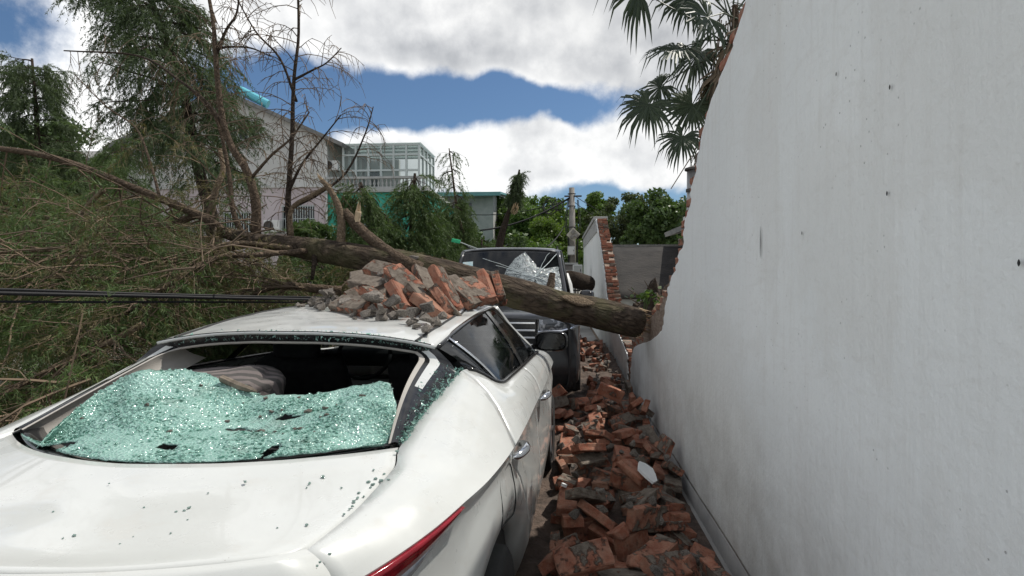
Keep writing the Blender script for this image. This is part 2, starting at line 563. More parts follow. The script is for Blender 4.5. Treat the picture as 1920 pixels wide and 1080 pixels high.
# ------------------------------------------------------------------ plastered brick wall
def plaster_material():
    m = bpy.data.materials.new('white_lime_plaster'); m.use_nodes = True
    t = NT(m.node_tree)
    tco = t.n('ShaderNodeTexCoord').outputs['Object']
    base = t.mix(t.map(t.noise(tco, 1.3, 6), 0.3, 0.7), (0.76, 0.78, 0.775), (0.81, 0.825, 0.815))
    # rain streaks: noise stretched along the height
    st = t.noise(t.vmath('MULTIPLY', tco, (1, 9.0, 0.55)), 2.4, 6, 0.6)
    base = t.mix(t.map(st, 0.50, 0.78, 0.0, 0.35), base, (0.63, 0.62, 0.59))
    # pale scraped bands
    st2 = t.noise(t.vmath('MULTIPLY', tco, (1, 3.2, 0.35)), 1.9, 5, 0.6)
    base = t.mix(t.map(st2, 0.55, 0.75, 0.0, 0.5), base, (0.80, 0.805, 0.80))
    # old repairs and trowel sweeps
    patch = t.map(t.noise(tco, 0.75, 9, 0.62, 0.6), 0.52, 0.56)
    base = t.mix(t.math('MULTIPLY', patch, 0.30), base, (0.69, 0.685, 0.655))
    sweep = t.noise(t.vmath('MULTIPLY', tco, (1, 0.9, 2.6)), 4.5, 7, 0.68, 1.6)
    base = t.mix(t.map(sweep, 0.52, 0.70, 0.0, 0.28), base, (0.64, 0.63, 0.60))
    fine = t.noise(tco, 48, 6, 0.7)
    base = t.mix(t.map(fine, 0.56, 0.74, 0.0, 0.35), base, (0.60, 0.59, 0.565))
    # grime growing towards the foot of the wall
    sx = t.n('ShaderNodeSeparateXYZ'); t.l(tco, sx.inputs[0])
    foot = t.math('MULTIPLY', t.map(sx.outputs[2], 0.0, 1.1, 1.0, 0.0), t.map(t.noise(tco, 3.5, 7, 0.65), 0.36, 0.7))
    base = t.mix(t.math('MULTIPLY', foot, 0.7), base, (0.33, 0.31, 0.28))
    # pock marks and specks
    pock = t.map(t.vor(tco, 26), 0.06, 0.11, 1.0, 0.0)
    pock = t.math('MULTIPLY', pock, t.map(t.noise(tco, 2.6, 4), 0.50, 0.62))
    base = t.mix(t.math('MULTIPLY', pock, 0.65), base, (0.22, 0.215, 0.21))
    p = t.n('ShaderNodeBsdfPrincipled')
    t.l(base, p.inputs['Base Color']); p.inputs['Roughness'].default_value = 0.9
    p.inputs['Specular IOR Level'].default_value = 0.2
    h = t.math('ADD', t.noise(tco, 36, 8, 0.62), t.math('MULTIPLY', t.noise(tco, 5.5, 4), 1.3))
    h = t.math('ADD', h, t.math('MULTIPLY', t.noise(t.vmath('MULTIPLY', tco, (1, 14, 1.2)), 3.0, 4), 0.8))
    h = t.math('SUBTRACT', h, t.math('MULTIPLY', pock, 0.8))
    t.l(t.bump(h, 0.5, 0.008), p.inputs['Normal'])
    o = t.n('ShaderNodeOutputMaterial'); t.l(p.outputs[0], o.inputs[0])
    return m
M_plaster = plaster_material()
M_plinth = pmat('grey_cement_plinth', (0.30, 0.30, 0.295), 0.9, col2=(0.42, 0.415, 0.40), scale=4, bump=0.5, bscale=40)
M_dark = pmat('dark_gap', (0.02, 0.02, 0.02), 0.9)
WX, WT = 0.90, 0.24                 # the wall's lane face and thickness

near_h = [0.0, 0.40, 0.60, 0.72, 0.84, 0.93, 1.115, 1.35, 1.49, 1.67, 1.91, 2.09, 2.27, 2.49, 2.66, 2.83, 2.99, 3.12, 3.30, 3.42]
near_d = [7.9, 7.85, 7.7, 7.2, 6.4, 5.95, 5.50, 5.30, 5.10, 4.78, 4.58, 4.36, 4.21, 4.02, 3.73, 3.37, 3.07, 2.65, 1.95, 1.4]
near_h = [0.0] + [CAM_H + (h - CAM_H) * .947 for h in near_h[1:]]; near_d = [d * .947 for d in near_d]
near_end = pchip(near_h, near_d)
far_h = [0.0, 0.40, 0.52, 0.62, 0.78, 0.95, 1.2, 1.5, 2.03, 2.5, 2.8, 3.07]
far_d = [8.25, 8.3, 8.8, 9.6, 10.9, 11.6, 12.0, 12.4, 13.3, 14.3, 14.9, 15.5]
far_h = [0.0] + [CAM_H + (h - CAM_H) * .947 for h in far_h[1:]]; far_d = [d * .947 for d in far_d]
far_end = pchip(far_h, far_d)
def ragged(h, seed, amp):
    return amp * (1.0 * nz(h * 2.3, seed) + 0.55 * nz(h * 7.0, seed + 9) + 0.35 * nz(h * 23, seed + 17) + 0.2 * nz(h * 60, seed + 31))
def course_step(h, seed):
    k = math.floor(h / 0.067)
    return 0.05 * (2 * ((math.sin(k * 12.9898 + seed * 78.233) * 43758.5453) % 1.0) - 1)
def wall_skin(end, x, far_edge, z0, z1, dz, seed, amp, nd=40, extra=0.0, wob=0.004):
    rows = []
    n = int((z1 - z0) / dz)
    for i in range(n + 1):
        h = z0 + (z1 - z0) * i / n
        e = end(h) + (extra(h) if callable(extra) else extra) + ragged(h, seed, amp) + course_step(h, seed)
        row = []
        for j in range(nd + 1):
            s = j / nd
            s = 1 - (1 - s) ** 1.6
            d = far_edge + (e - far_edge) * s
            row.append((x + wob * nz(d * 1.7, h * 1.7, seed), d, h))
        rows.append(row)
    return rows
def build_wall(name, label, end, far_edge, z1, seed, side, dzb=0.067):
    root = thing(name, label, 'wall', (WX + WT / 2, far_edge, 0))
    def loc(rows):
        return [[(p[0] - WX - WT / 2, p[1] - far_edge, p[2]) for p in r] for r in rows]
    for k, (x, nm) in enumerate(((WX, 'plaster_face'), (WX + WT, 'rear_plaster'))):
        b = MB(); b.grid(loc(wall_skin(end, x, far_edge, 0.13 if k == 0 else 0.0, z1, 0.02, seed + 40 * k, 0.17 if k == 0 else 0.16, extra=0 if k == 0 else -0.22 * side)))
        o = b.build(nm, M_plaster, root, smooth=True)
        solid(o, 0.016, 0.0)
    # core: the brickwork between the two plaster skins, standing a little proud of the torn plaster
    fr = wall_skin(end, WX + 0.012, far_edge, 0.0, z1 - 0.01, 0.03, seed + 3, 0.09, extra=lambda h: side * (0.075 + (0.95 * math.exp(-((h - 1.02) / 0.26) ** 2) if side > 0 else 0)), wob=0)
    bk = wall_skin(end, WX + WT - 0.012, far_edge, 0.0, z1 - 0.01, 0.03, seed + 5, 0.09, extra=lambda h: side * (0.02 + (0.95 * math.exp(-((h - 1.02) / 0.26) ** 2) if side > 0 else 0)), wob=0)
    b = MB()
    b.grid(loc(fr)); b.grid(loc(bk), flip=True)
    b.grid(loc([[r[-1] for r in fr], [r[-1] for r in bk]]))
    b.grid(loc([fr[-1], bk[-1]])); b.grid(loc([fr[0], bk[0]]))
    b.grid(loc([[r[0] for r in fr], [r[0] for r in bk]]))
    b.build('core', M_core, root)
    # bricks of the torn edge, course by course
    rg = random.Random(seed)
    h = 0.30
    i = 0
    while h < z1 - 0.05:
        dh = end(h) - end(h + dzb)
        e = end(h) + side * (0.075 + (0.95 * math.exp(-((h - 1.02) / 0.26) ** 2) if side > 0 else 0))
        steps = 1 + min(int(abs(end(h) - end(h + dzb)) / 0.20), 5)
        for s in range(steps):
            ee = e - side * (abs(dh) * s / max(steps, 1)) * (1 if dh * side > 0 else 1)
            if i % 2 == 0:
                for xx in (-0.058, 0.058):
                    if rg.random() < 0.12: continue
                    o = link('brick', rg.choice(BRICKS + CAKED[:4]), root)
                    o.location = (xx + rg.uniform(-.004, .004), ee - side * 0.08 + rg.uniform(-.05, .05) - far_edge, h + BH / 2)
                    o.rotation_euler = (rg.uniform(-.05, .05), rg.uniform(-.05, .05), R(90) + rg.uniform(-.08, .08) + (math.pi if rg.random() < .5 else 0))
            else:
                o = link('brick', rg.choice(BRICKS), root)
                o.location = (rg.uniform(-.006, .006), ee - side * 0.035 + rg.uniform(-.03, .03) - far_edge, h + BH / 2)
                o.rotation_euler = (rg.uniform(-.05, .05), rg.uniform(-.05, .05), rg.uniform(-.1, .1))
                o.scale = (0.93, 1, 1)
        h += dzb; i += 1
    return root
wn = build_wall('boundary_wall', 'tall white plastered wall with a diagonal torn edge beside the white car', near_end, -3.0, 3.32, 11, 1)
b = MB(); rows = []
for h, xo in ((0.0, -0.012), (0.12, -0.012), (0.132, 0.0)):
    rows.append([(xo - WT / 2 + 0.003 * nz(d * 2, h), d + 3.0, h) for d in np.arange(-3, 7.45, 0.1)])
b.grid(rows)
b.build('plinth', M_plinth, wn, smooth=True)
# a long plumb crack and two old nail holes
def crack(y, z0, z1, w_):
    b = MB(); n = 10
    L = []; Rr = []
    for i in range(n + 1):
        z = z0 + (z1 - z0) * i / n
        q = w_ * math.sin(math.pi * (i + .15) / (n + .3)) + 0.0006
        c = y + 0.004 * nz(z * 9, y)
        L.append((-WT / 2 - 0.0145, c - q + 3, z)); Rr.append((-WT / 2 - 0.0145, c + q + 3, z))
    b.grid([L, Rr])
    return b
p0 = at(1415, 425, WX * FPX / 365); p1 = at(1415, 485, WX * FPX / 365)
crack(WX * FPX / 368, p1.z, p0.z, 0.004).build('crack', M_dark, wn)
for (px_, py_) in ((1488, 441), (1634, 372), (1636, 186), (1852, 495), (1545, 160), (1882, 64)):
    d_ = WX * FPX / (px_ - 1050)
    z_ = CAM_H + (520 - py_) * d_ / FPX
    crack(d_ - .02, z_ - .007, z_ + .007, 0.0035).build('nail_hole', M_dark, wn)

wf = build_wall('boundary_wall', 'far stretch of white wall ending in a stepped stump of red bricks', far_end, 22.5, 2.99, 23, -1)
b = MB()
b.box((-0.0, -3.8, 2.99 + 0.045), (WT + 0.12, 7.4, 0.09))
bevel(b.build('coping', M_plinth, wf), 0.01)
b = MB(); rows = []
for h in (2.64, 2.98):
    rows.append([(-WT / 2 - 0.02, y, h) for y in np.linspace(-7.6 if h > 2.9 else -8.2, 0, 12)])
b.grid(rows); solid(b.build('cement_band', M_plinth, wf), 0.012, 0)

# ------------------------------------------------------------------ rubble between the car and the wall
class Pile:
    """height map on which bricks and lumps come to rest one after the other"""
    def __init__(self, x0, x1, y0, y1, res, f):
        self.x0, self.y0, self.res = x0, y0, res
        self.nx = int((x1 - x0) / res) + 1; self.ny = int((y1 - y0) / res) + 1
        self.h = np.array([[f(x0 + i * res, y0 + j * res) for j in range(self.ny)] for i in range(self.nx)])
    def rest(self, x, y, yaw, lx, ly, lz, tilt, rg, lean=0.65):
        c, s = math.cos(yaw), math.sin(yaw)
        r = max(lx, ly) * 0.75
        i0 = max(int((x - r - self.x0) / self.res), 0); i1 = min(int((x + r - self.x0) / self.res) + 1, self.nx)
        j0 = max(int((y - r - self.y0) / self.res), 0); j1 = min(int((y + r - self.y0) / self.res) + 1, self.ny)
        if i1 - i0 < 2 or j1 - j0 < 2: return None
        ii, jj = np.meshgrid(np.arange(i0, i1), np.arange(j0, j1), indexing='ij')
        dx = self.x0 + ii * self.res - x; dy = self.y0 + jj * self.res - y
        a = c * dx + s * dy; bq = -s * dx + c * dy
        ins = (np.abs(a) < lx / 2) & (np.abs(bq) < ly / 2)
        if ins.sum() < 4: return None
        A = np.stack([a[ins], bq[ins], np.ones(ins.sum())], 1)
        hh = self.h[i0:i1, j0:j1][ins]
        sol = np.linalg.lstsq(A, hh, rcond=None)[0]
        ta = float(np.clip(sol[0] * lean + rg.gauss(0, tilt), -0.75, 0.75)); tb = float(np.clip(sol[1] * lean + rg.gauss(0, tilt), -0.75, 0.75))
        rest = hh - (A[:, 0] * ta + A[:, 1] * tb)
        z = float(np.percentile(rest, 86)) - 0.004
        nrm = Vector((-ta, -tb, 1)).normalized()
        top = z + lz * math.sqrt(1 + ta * ta + tb * tb)
        newh = top + a * ta + bq * tb
        sub = self.h[i0:i1, j0:j1]
        sub[ins] = np.maximum(sub[ins], newh[ins])
        zc = z + lz / 2 * math.sqrt(1 + ta * ta + tb * tb)
        X = Vector((1, 0, ta)).normalized()
        Y = nrm.cross(X).normalized()
        rot = Matrix.Rotation(yaw, 3, 'Z') @ Matrix((X, Y, nrm)).transposed()
        return Vector((x, y, zc)), rot
    def at(self, x, y):
        i = min(max(int((x - self.x0) / self.res), 0), self.nx - 1); j = min(max(int((y - self.y0) / self.res), 0), self.ny - 1)
        return self.h[i, j]
bed_z = pchip([1.0, 2.0, 3.0, 4.2, 6.0, 8.0, 11, 13, 14], [0.01, 0.02, 0.03, 0.06, 0.14, 0.22, 0.26, 0.12, 0.02])
def bed(x, y):
    return max(0.014, bed_z(y) + 0.05 * nz(x * 3, y * 3) + 0.04 * nz(x * 9, y * 9, 4) - (0.06 * math.exp(-((x - 0.9) / 0.2) ** 2) if y < 5 else 0))
X0, X1, Y0, Y1 = -0.40, 0.88, 1.2, 13.6
M_fines = pmat('brick_dust_and_soil', (0.06, 0.045, 0.036), 0.97, col2=(0.14, 0.10, 0.078), scale=9, bump=1.0, bscale=45, bdist=0.02)
b = MB()
b.grid([[(x, y, bed(x, y)) for y in np.arange(Y0, Y1, 0.05)] for x in np.arange(X0, X1 + .01, 0.045)], flip=True)
o = b.build('rubble_fines', M_fines, smooth=True)
tag(o, 'brown brick dust and soil bed under the fallen bricks beside the wall', 'rubble', kind='stuff')
pile = Pile(X0, X1, Y0, Y1, 0.02, bed)
rg = random.Random(5)
def put(me, loc, rot, name, label, cat, group, scale=None):
    o = link(name, me)
    m = rot.to_4x4()
    o.rotation_euler = m.to_euler(); o.location = loc
    if scale: o.scale = scale
    return tag(o, label, cat, group)
spots = []
for layer in range(3):
    y = 1.75
    while y < 12.5:
        step = 0.17 if y < 6 else 0.23
        for x in np.arange(-0.16, 0.90, 0.225 if y < 4.6 else 0.235):
            if layer == 2 and rg.random() < 0.45: continue
            spots.append((layer, x + rg.uniform(-.09, .09), y + rg.uniform(-.09, .09)))
        y += step * (1.35 if layer else 1.25)
nb = 0
for (layer, x, y) in spots:
    xmin = -0.25 + 0.047 * y + (0.07 if y < 5.4 else -0.2)
    if y > 6.0: xmin = max(xmin, 0.32)
    if x < xmin or x > 0.80: continue
    if layer == 2 and y < 4.6 and (x > .55 or rg.random() < .2): continue
    if layer == 1 and y < 4.6 and x > .80: continue
    if nb >= 240: break
    if y > 6.2 and rg.random() < .62: continue
    broken = rg.random() < (0.2 if y < 5 else 0.6)
    yaw = rg.uniform(0, math.pi)
    if abs(x - 0.80) < 0.12 or abs(x - xmin) < 0.1:
        yaw = R(90) + rg.uniform(-.3, .3)
    lz, ly, mode = BH, BW, 0
    if rg.random() < 0.28: lz, ly, mode = BW, BH, 1
    L = BL * (0.6 if broken else 1)
    r_ = pile.rest(x, y, yaw, L, ly, lz, 0.20 if layer else 0.12, rg)
    if r_ is None: continue
    loc, rot = r_
    if mode: rot = rot @ Matrix.Rotation(R(90), 3, 'X')
    if rg.random() < .5: rot = rot @ Matrix.Rotation(math.pi, 3, 'Z')
    me = rg.choice(BROKEN) if broken else (rg.choice(BRICKS) if rg.random() < .72 else rg.choice(CAKED[:4]))
    if broken:
        loc = loc + rot @ Vector((0.04, 0, 0))
    kind_ = ('broken' if broken else 'whole') + ' red brick ' + ('standing on edge ' if mode else 'lying flat ')
    side_ = 'against the wall foot ' if x > .62 else ('beside the car sill ' if x < .25 else 'midway in the gap ')
    if y < 5.2:
        lab = kind_ + side_ + ('by the rear wheel' if y < 2.5 else 'by the rear door' if y < 3.5 else 'by the front door' if y < 4.5 else 'by the door mirror')
    elif y < 6.6:
        lab = kind_ + 'beneath the fallen trunk'
    else:
        lab = kind_ + 'beyond the fallen trunk by the far wall'
    put(me, loc, rot, 'brick', lab, 'brick', 'bricks fallen between the car and the wall')
    nb += 1
M_shard = pmat('plaster_shard', (0.66, 0.67, 0.67), 0.9, col2=(0.78, 0.78, 0.77), scale=5, bump=0.4, bscale=40)
# lumps of mortar
for k in range(150):
    y = 1.9 + (rg.random() ** 1.6) * 8.0
    x = rg.uniform(-0.21 + 0.047 * y, 0.80) if y < 5.8 else rg.uniform(0.35, 0.80)
    s = rg.uniform(0.035, 0.10)
    r_ = pile.rest(x, y, rg.uniform(0, 6.28), s * .8, s * .8, s * 0.5, 0.2, rg)
    if r_ is None: continue
    loc, rot = r_
    put(rg.choice(LUMPS), loc, rot, 'mortar_chunk', 'grey mortar lump lying among the bricks beside the wall', 'mortar lump', 'mortar lumps in the brick rubble', (s, s, s))
# white plaster shard lying on the bricks
def shard(px_, py_, d_, sx, sy, seed, label, tilt=(0.5, 0.1)):
    rgs = random.Random(seed)
    n = 9
    b = MB()
    ring = [(sx * (0.8 + .35 * rgs.random()) * math.cos(6.283 * k / n), sy * (0.8 + .35 * rgs.random()) * math.sin(6.283 * k / n)) for k in range(n)]
    for z in (-.008, .008):
        for (x, y) in ring: b.v.append((x, y, z))
    b.face(list(range(n))[::-1]); b.face([n + k for k in range(n)])
    for k in range(n): b.face((k, (k + 1) % n, n + (k + 1) % n, n + k))
    o = b.build('plaster_shard', M_shard)
    p = at(px_, py_, d_)
    p.z = max(p.z, pile.at(p.x, p.y) + 0.02)
    o.location = p; o.rotation_euler = (tilt[0], tilt[1], rgs.uniform(0, 3))
    return tag(o, label, 'plaster')
shard(1213, 890, 3.75, 0.105, 0.075, 3, 'white painted plaster shard lying among the red bricks by the wall foot', (0.55, -0.2))
shard(1058, 918, 3.6, 0.03, 0.02, 8, 'tiny white plaster flake on the bricks near the car sill', (0.3, 0.3))
# ------------------------------------------------------------------ white sedan
def paint_material():
    m = bpy.data.materials.new('pearl_white_paint'); m.use_nodes = True
    t = NT(m.node_tree)
    tco = t.n('ShaderNodeTexCoord').outputs['Object']
    c = t.mix(t.map(t.noise(tco, 2.2, 6), 0.35, 0.75), (0.60, 0.615, 0.60), (0.54, 0.55, 0.53))
    dust = t.map(t.noise(tco, 7.0, 9, 0.7), 0.56, 0.80, 0.0, 0.6)
    c = t.mix(dust, c, (0.50, 0.47, 0.42))
    speck = t.math('MULTIPLY', t.map(t.vor(tco, 60), 0.05, 0.10, 1.0, 0.0), t.map(t.noise(tco, 5, 3), 0.52, 0.6))
    c = t.mix(t.math('MULTIPLY', speck, 0.8), c, (0.22, 0.19, 0.16))
    scr = t.noise(t.vmath('MULTIPLY', tco, (2, 1.0, 16)), 3.0, 8, 0.7)
    c = t.mix(t.map(scr, 0.66, 0.72, 0.0, 0.5), c, (0.45, 0.43, 0.40))
    p = t.n('ShaderNodeBsdfPrincipled')
    t.l(c, p.inputs['Base Color'])
    t.l(t.map(t.noise(tco, 9, 6), 0.3, 0.8, 0.22, 0.5), p.inputs['Roughness'])
    p.inputs['Coat Weight'].default_value = 0.7
    t.l(t.map(dust, 0, 0.45, 0.04, 0.4), p.inputs['Coat Roughness'])
    t.l(t.bump(t.noise(tco, 3.0, 3), 0.15, 0.012), p.inputs['Normal'])
    o = t.n('ShaderNodeOutputMaterial'); t.l(p.outputs[0], o.inputs[0])
    return m
M_paint = paint_material()
M_black = pmat('gloss_black_trim', (0.012, 0.012, 0.013), 0.12, col2=(0.03, 0.03, 0.03), scale=20)
M_rubber = pmat('black_rubber', (0.018, 0.018, 0.018), 0.7, bump=0.3, bscale=80)
M_inner = pmat('dark_cabin_cloth', (0.022, 0.022, 0.024), 0.9, col2=(0.035, 0.035, 0.036), scale=30, bump=0.3, bscale=200)
M_beige = pmat('grey_beige_cabin_trim', (0.42, 0.395, 0.36), 0.75, col2=(0.36, 0.34, 0.31), scale=5, bump=0.2, bscale=150)
M_chrome = pmat('chrome', (0.75, 0.76, 0.78), 0.12, metal=1.0)
M_red = pmat('red_tail_lens', (0.30, 0.008, 0.02), 0.12, coat=0.6, col2=(0.20, 0.004, 0.012), scale=15)
M_clear = pmat('clear_tail_lens', (0.50, 0.52, 0.56), 0.12, metal=0.35, coat=0.6, col2=(0.28, 0.30, 0.34), scale=40)
M_tyre = pmat('tyre_rubber', (0.02, 0.02, 0.02), 0.85, bump=0.4, bscale=50)
M_rim = pmat('alloy_rim', (0.45, 0.46, 0.47), 0.3, metal=0.9)
def glass_material(name, tint, dark=0.55):
    m = bpy.data.materials.new(name); m.use_nodes = True
    t = NT(m.node_tree)
    tco = t.n('ShaderNodeTexCoord').outputs['Object']
    g = t.n('ShaderNodeBsdfPrincipled')
    g.inputs['Base Color'].default_value = (0.006, 0.007, 0.008, 1)
    t.l(t.map(t.noise(tco, 6, 6), 0.4, 0.8, 0.02, 0.22), g.inputs['Roughness'])
    g.inputs['Specular IOR Level'].default_value = 0.7
    tr = t.n('ShaderNodeBsdfTransparent'); tr.inputs[0].default_value = tuple(tint) + (1,)
    mx_ = t.n('ShaderNodeMixShader'); mx_.inputs[0].default_value = dark
    t.l(tr.outputs[0], mx_.inputs[1]); t.l(g.outputs[0], mx_.inputs[2])
    o = t.n('ShaderNodeOutputMaterial'); t.l(mx_.outputs[0], o.inputs[0])
    return m
M_glass = glass_material('tinted_window_glass', (0.22, 0.25, 0.25))
def crushed_glass(name, opaque, c1=(0.145, 0.325, 0.272), c2=(0.31, 0.515, 0.45)):
    m = bpy.data.materials.new(name); m.use_nodes = True
    t = NT(m.node_tree)
    geo = t.n('ShaderNodeNewGeometry')
    tco = t.n('ShaderNodeTexCoord').outputs['Object']
    f = t.math('ADD', t.math('MULTIPLY', geo.outputs['Random Per Island'], 0.5), t.math('MULTIPLY', t.map(t.noise(tco, 6, 6), 0.35, 0.65), 0.5))
    c = t.mix(f, c1, c2)
    cell = t.n('ShaderNodeTexVoronoi', feature='DISTANCE_TO_EDGE'); t.l(tco, cell.inputs['Vector']); cell.inputs['Scale'].default_value = 110
    edge = t.map(cell.outputs['Distance'], 0.02, 0.10, 1.0, 0.0)
    c = t.mix(t.math('MULTIPLY', edge, 0.6), c, (0.55, 0.74, 0.68))
    dirt = t.map(t.noise(tco, 4.2, 7, 0.65), 0.55, 0.70, 0.0, 0.7)
    c = t.mix(dirt, c, (0.16, 0.18, 0.155))
    p = t.n('ShaderNodeBsdfPrincipled')
    t.l(c, p.inputs['Base Color']); p.inputs['Roughness'].default_value = 0.10
    p.inputs['Specular IOR Level'].default_value = 0.8
    vc = t.n('ShaderNodeTexVoronoi'); t.l(tco, vc.inputs['Vector']); vc.inputs['Scale'].default_value = 110
    t.l(t.bump(t.math('ADD', vc.outputs['Distance'], t.noise(tco, 60, 3)), 0.9, 0.006), p.inputs['Normal'])
    tr = t.n('ShaderNodeBsdfTransparent'); tr.inputs[0].default_value = (0.55, 0.86, 0.77, 1)
    mx_ = t.n('ShaderNodeMixShader'); mx_.inputs[0].default_value = opaque
    t.l(tr.outputs[0], mx_.inputs[1]); t.l(p.outputs[0], mx_.inputs[2])
    o = t.n('ShaderNodeOutputMaterial'); t.l(mx_.outputs[0], o.inputs[0])
    return m
M_crush = crushed_glass('shattered_green_glass', 0.9)
M_crumb = crushed_glass('green_glass_crumbs', 0.8)
M_loose = crushed_glass('loose_glass_crumbs', 0.95, (0.34, 0.58, 0.50), (0.62, 0.80, 0.73))

CAR_LOC = Vector((-1.18, 1.0, 0.0)); CAR_RZ = -R(2.7); CAR_W = 1.09
CAR_M = Matrix.Translation(CAR_LOC) @ Matrix.Rotation(CAR_RZ, 4, 'Z') @ Matrix.Diagonal((CAR_W, 1, 1, 1))
CAR_I = CAR_M.inverted()
car = thing('car', 'white sedan with a crushed roof and a shattered rear window under bricks', 'car', CAR_LOC, CAR_RZ)
car.scale = (CAR_W, 1, 1)
us = [.17, .3, .45, .6, .8, 1.1, 1.6, 2.4, 3.3, 3.8, 4.2, 4.45, 4.6, 4.68]
Cv = pchip(us, [.665, .735, .79, .825, .86, .885, .895, .895, .885, .87, .82, .72, .58, .47])
Cz = pchip(us, [.905, .92, .93, .935, .935, .935, .93, .905, .885, .855, .80, .76, .72, .70])
ua = [.17, .4, .62, .76, 1.0, 1.2, 1.34, 1.38, 1.44, 1.54, 1.62, 1.75, 2.4, 3.06, 3.3, 3.4, 3.8, 4.2, 4.45, 4.6, 4.68]
Av = pchip(ua, [.605, .635, .637, .61, .622, .643, .662, .668, .695, .765, .785, .79, .80, .80, .79, .775, .76, .70, .60, .48, .40])
Az = pchip(ua, [.985, 1.0, 1.012, 1.03, 1.085, 1.128, 1.162, 1.168, 1.155, 1.092, 1.078, 1.074, 1.05, 1.018, 1.0, .985, .955, .88, .80, .74, .72])
ur = [1.36, 1.8, 2.4, 2.75, 2.95, 3.15, 3.36]
Rv = pchip(ur, [.565, .572, .57, .565, .575, .635, .74])
Rz = pchip(ur, [1.262, 1.315, 1.35, 1.355, 1.315, 1.18, 1.02])
WH = [(0.98, 0.345), (3.68, 0.345)]
def arch(u):
    z = 0.0
    for c, r in WH:
        if abs(u - c) < r:
            z = max(z, 0.31 + math.sqrt(r * r - (u - c) ** 2))
    return z
cut_shift = pchip([.15, .4, .6, .75, .85, .95, 1.1], [.30, .27, .16, .02, -.13, -.22, -.22])
def side_pt(t, k):
    """k 0..5 from belt to crease, 6..14 from crease to sill"""
    a = Vector((Av(t), t, Az(t))); c = Vector((Cv(t), t, Cz(t)))
    sh = math.exp(-((t - 1.36) / 0.33) ** 2)
    if k <= 5:
        s = k / 5
        p = a.lerp(c, s)
        bul = math.sin(math.pi * s) * (0.022 if t > .4 else .012)
        p.z += bul * 0.8; p.x += bul * 0.6
        u = t + sh * cut_shift(c.z) * s ** 1.5
        p.y = u
        p.x += (Cv(u) - Cv(t)) * s
        return p
    z0, zs = Cz(t), 0.19
    frac = [0, .05, .12, .28, .45, .62, .78, .92, 1.0, 1.06][k - 5]
    dv = [0, -.014, -.024, -.018, -.008, -.004, -.012, -.045, -.07, -.14][k - 5]
    za = max(arch(t), zs)
    z = z0 + (za - z0) * frac
    u = t + sh * cut_shift(z)
    v = Cv(u) + dv * (1.0 if za < .2 else (1 - .6 * (za - .19)))
    return Vector((v, u, z))
NK = 15
def side_v(u, z):
    best = None
    for k in range(5, NK - 1):
        p = side_pt(u, k)
        q = side_pt(u, k + 1)
        if q.z <= z <= p.z:
            f = (p.z - z) / max(p.z - q.z, 1e-6)
            return p.x + (q.x - p.x) * f
    return side_pt(u, 5).x
def stations(a, b_, step=0.035):
    n = max(int((b_ - a) / step), 2)
    s = [a + (b_ - a) * i / n for i in range(n + 1)]
    return s
for (a, b_, nm) in ((.17, 1.357, 'rear_fender'), (1.363, 2.197, 'rear_door'), (2.203, 3.357, 'front_door'), (3.363, 4.68, 'front_fender')):
    for sgn in (1, -1):
        b = MB()
        b.grid([[(sgn * p.x, p.y, p.z) for p in (side_pt(t, k) for k in range(NK))] for t in stations(a, b_)], flip=sgn < 0)
        o = b.build(nm, M_paint, car, autosmooth=32)
        solid(o, 0.012, -1.0)
        if 'door' in nm:
            hu = 1.32 if nm == 'rear_door' else 2.37
            hz = 0.868 if nm == 'rear_door' else 0.872
            hv = side_v(hu, hz)
            h = MB()
            path = smooth_path([(sgn * (hv - .004), hu - .085, hz - .006), (sgn * (hv + .022), hu - .07, hz), (sgn * (hv + .038), hu, hz + .006), (sgn * (hv + .024), hu + .072, hz + .002), (sgn * (hv - .004), hu + .09, hz - .004)], 4)
            h.tube(path, [.010 + .008 * math.sin(math.pi * i / (len(path) - 1)) for i in range(len(path))], 10)
            hd = h.build('door_handle', M_chrome, o, smooth=True)
            h = MB()
            ring = [(sgn * (side_v(hu + .055 * math.cos(q), hz + .03 * math.sin(q)) + .0025), hu + .055 * math.cos(q), hz + .034 * math.sin(q)) for q in np.linspace(0, 6.283, 17)[:-1]]
            b0 = len(h.v); h.v.extend(ring); h.v.append((sgn * (hv - .012), hu, hz))
            for i in range(16): h.face((b0 + i, b0 + (i + 1) % 16, b0 + 16))
            h.build('handle_cup', M_paint, o, smooth=True)
# fuel filler flap: a rounded outline let into the right rear fender
fz, fu = 0.775, 1.06
pts = []
for q in np.linspace(0, 2 * math.pi, 41):
    cu, cz_ = math.cos(q), math.sin(q)
    e = 0.45
    pu = fu + 0.115 * math.copysign(abs(cu) ** e, cu); pz = fz + 0.10 * math.copysign(abs(cz_) ** e, cz_)
    if arch(pu) + .015 > pz: pz = arch(pu) + .015
    pts.append((side_v(pu, pz) + 0.0005, pu, pz))
b = MB(); b.tube(pts, 0.0028, 5, caps=False); b.build('fuel_flap_gap', M_rubber, car)

# trunk lid
def lid_pt(i, vp):
    ue = .172 + (.757 - .172) * i
    ur_ = .172 - .20 * (1 - vp * vp) ** .8
    uf = .482 + .275 * vp * vp
    u = ur_ + (uf - ur_) * i
    v = (Av(ue) - .0045) * vp
    z = Az(ue) + .010 * (1 - vp * vp) + .012 * math.exp(-(i / .12) ** 2) * (1 - vp ** 4) - .010 * math.sin(math.pi * i) * (1 - vp ** 2) - .002
    z += .006 * nz(v * 4, u * 4, 3) * (1 - vp ** 6)
    return Vector((v, u, z))
b = MB(); b.grid([[lid_pt(i / 22, j / 24) for j in range(-24, 25)] for i in range(23)])
solid(b.build('trunk_lid', M_paint, car, smooth=True), 0.012, -1)
def lid_z(v, u):
    best = min(((lid_pt(i / 20, max(-1, min(1, v / .62))).y - u) ** 2, i) for i in range(21))
    return lid_pt(best[1] / 20, max(-1, min(1, v / .62))).z
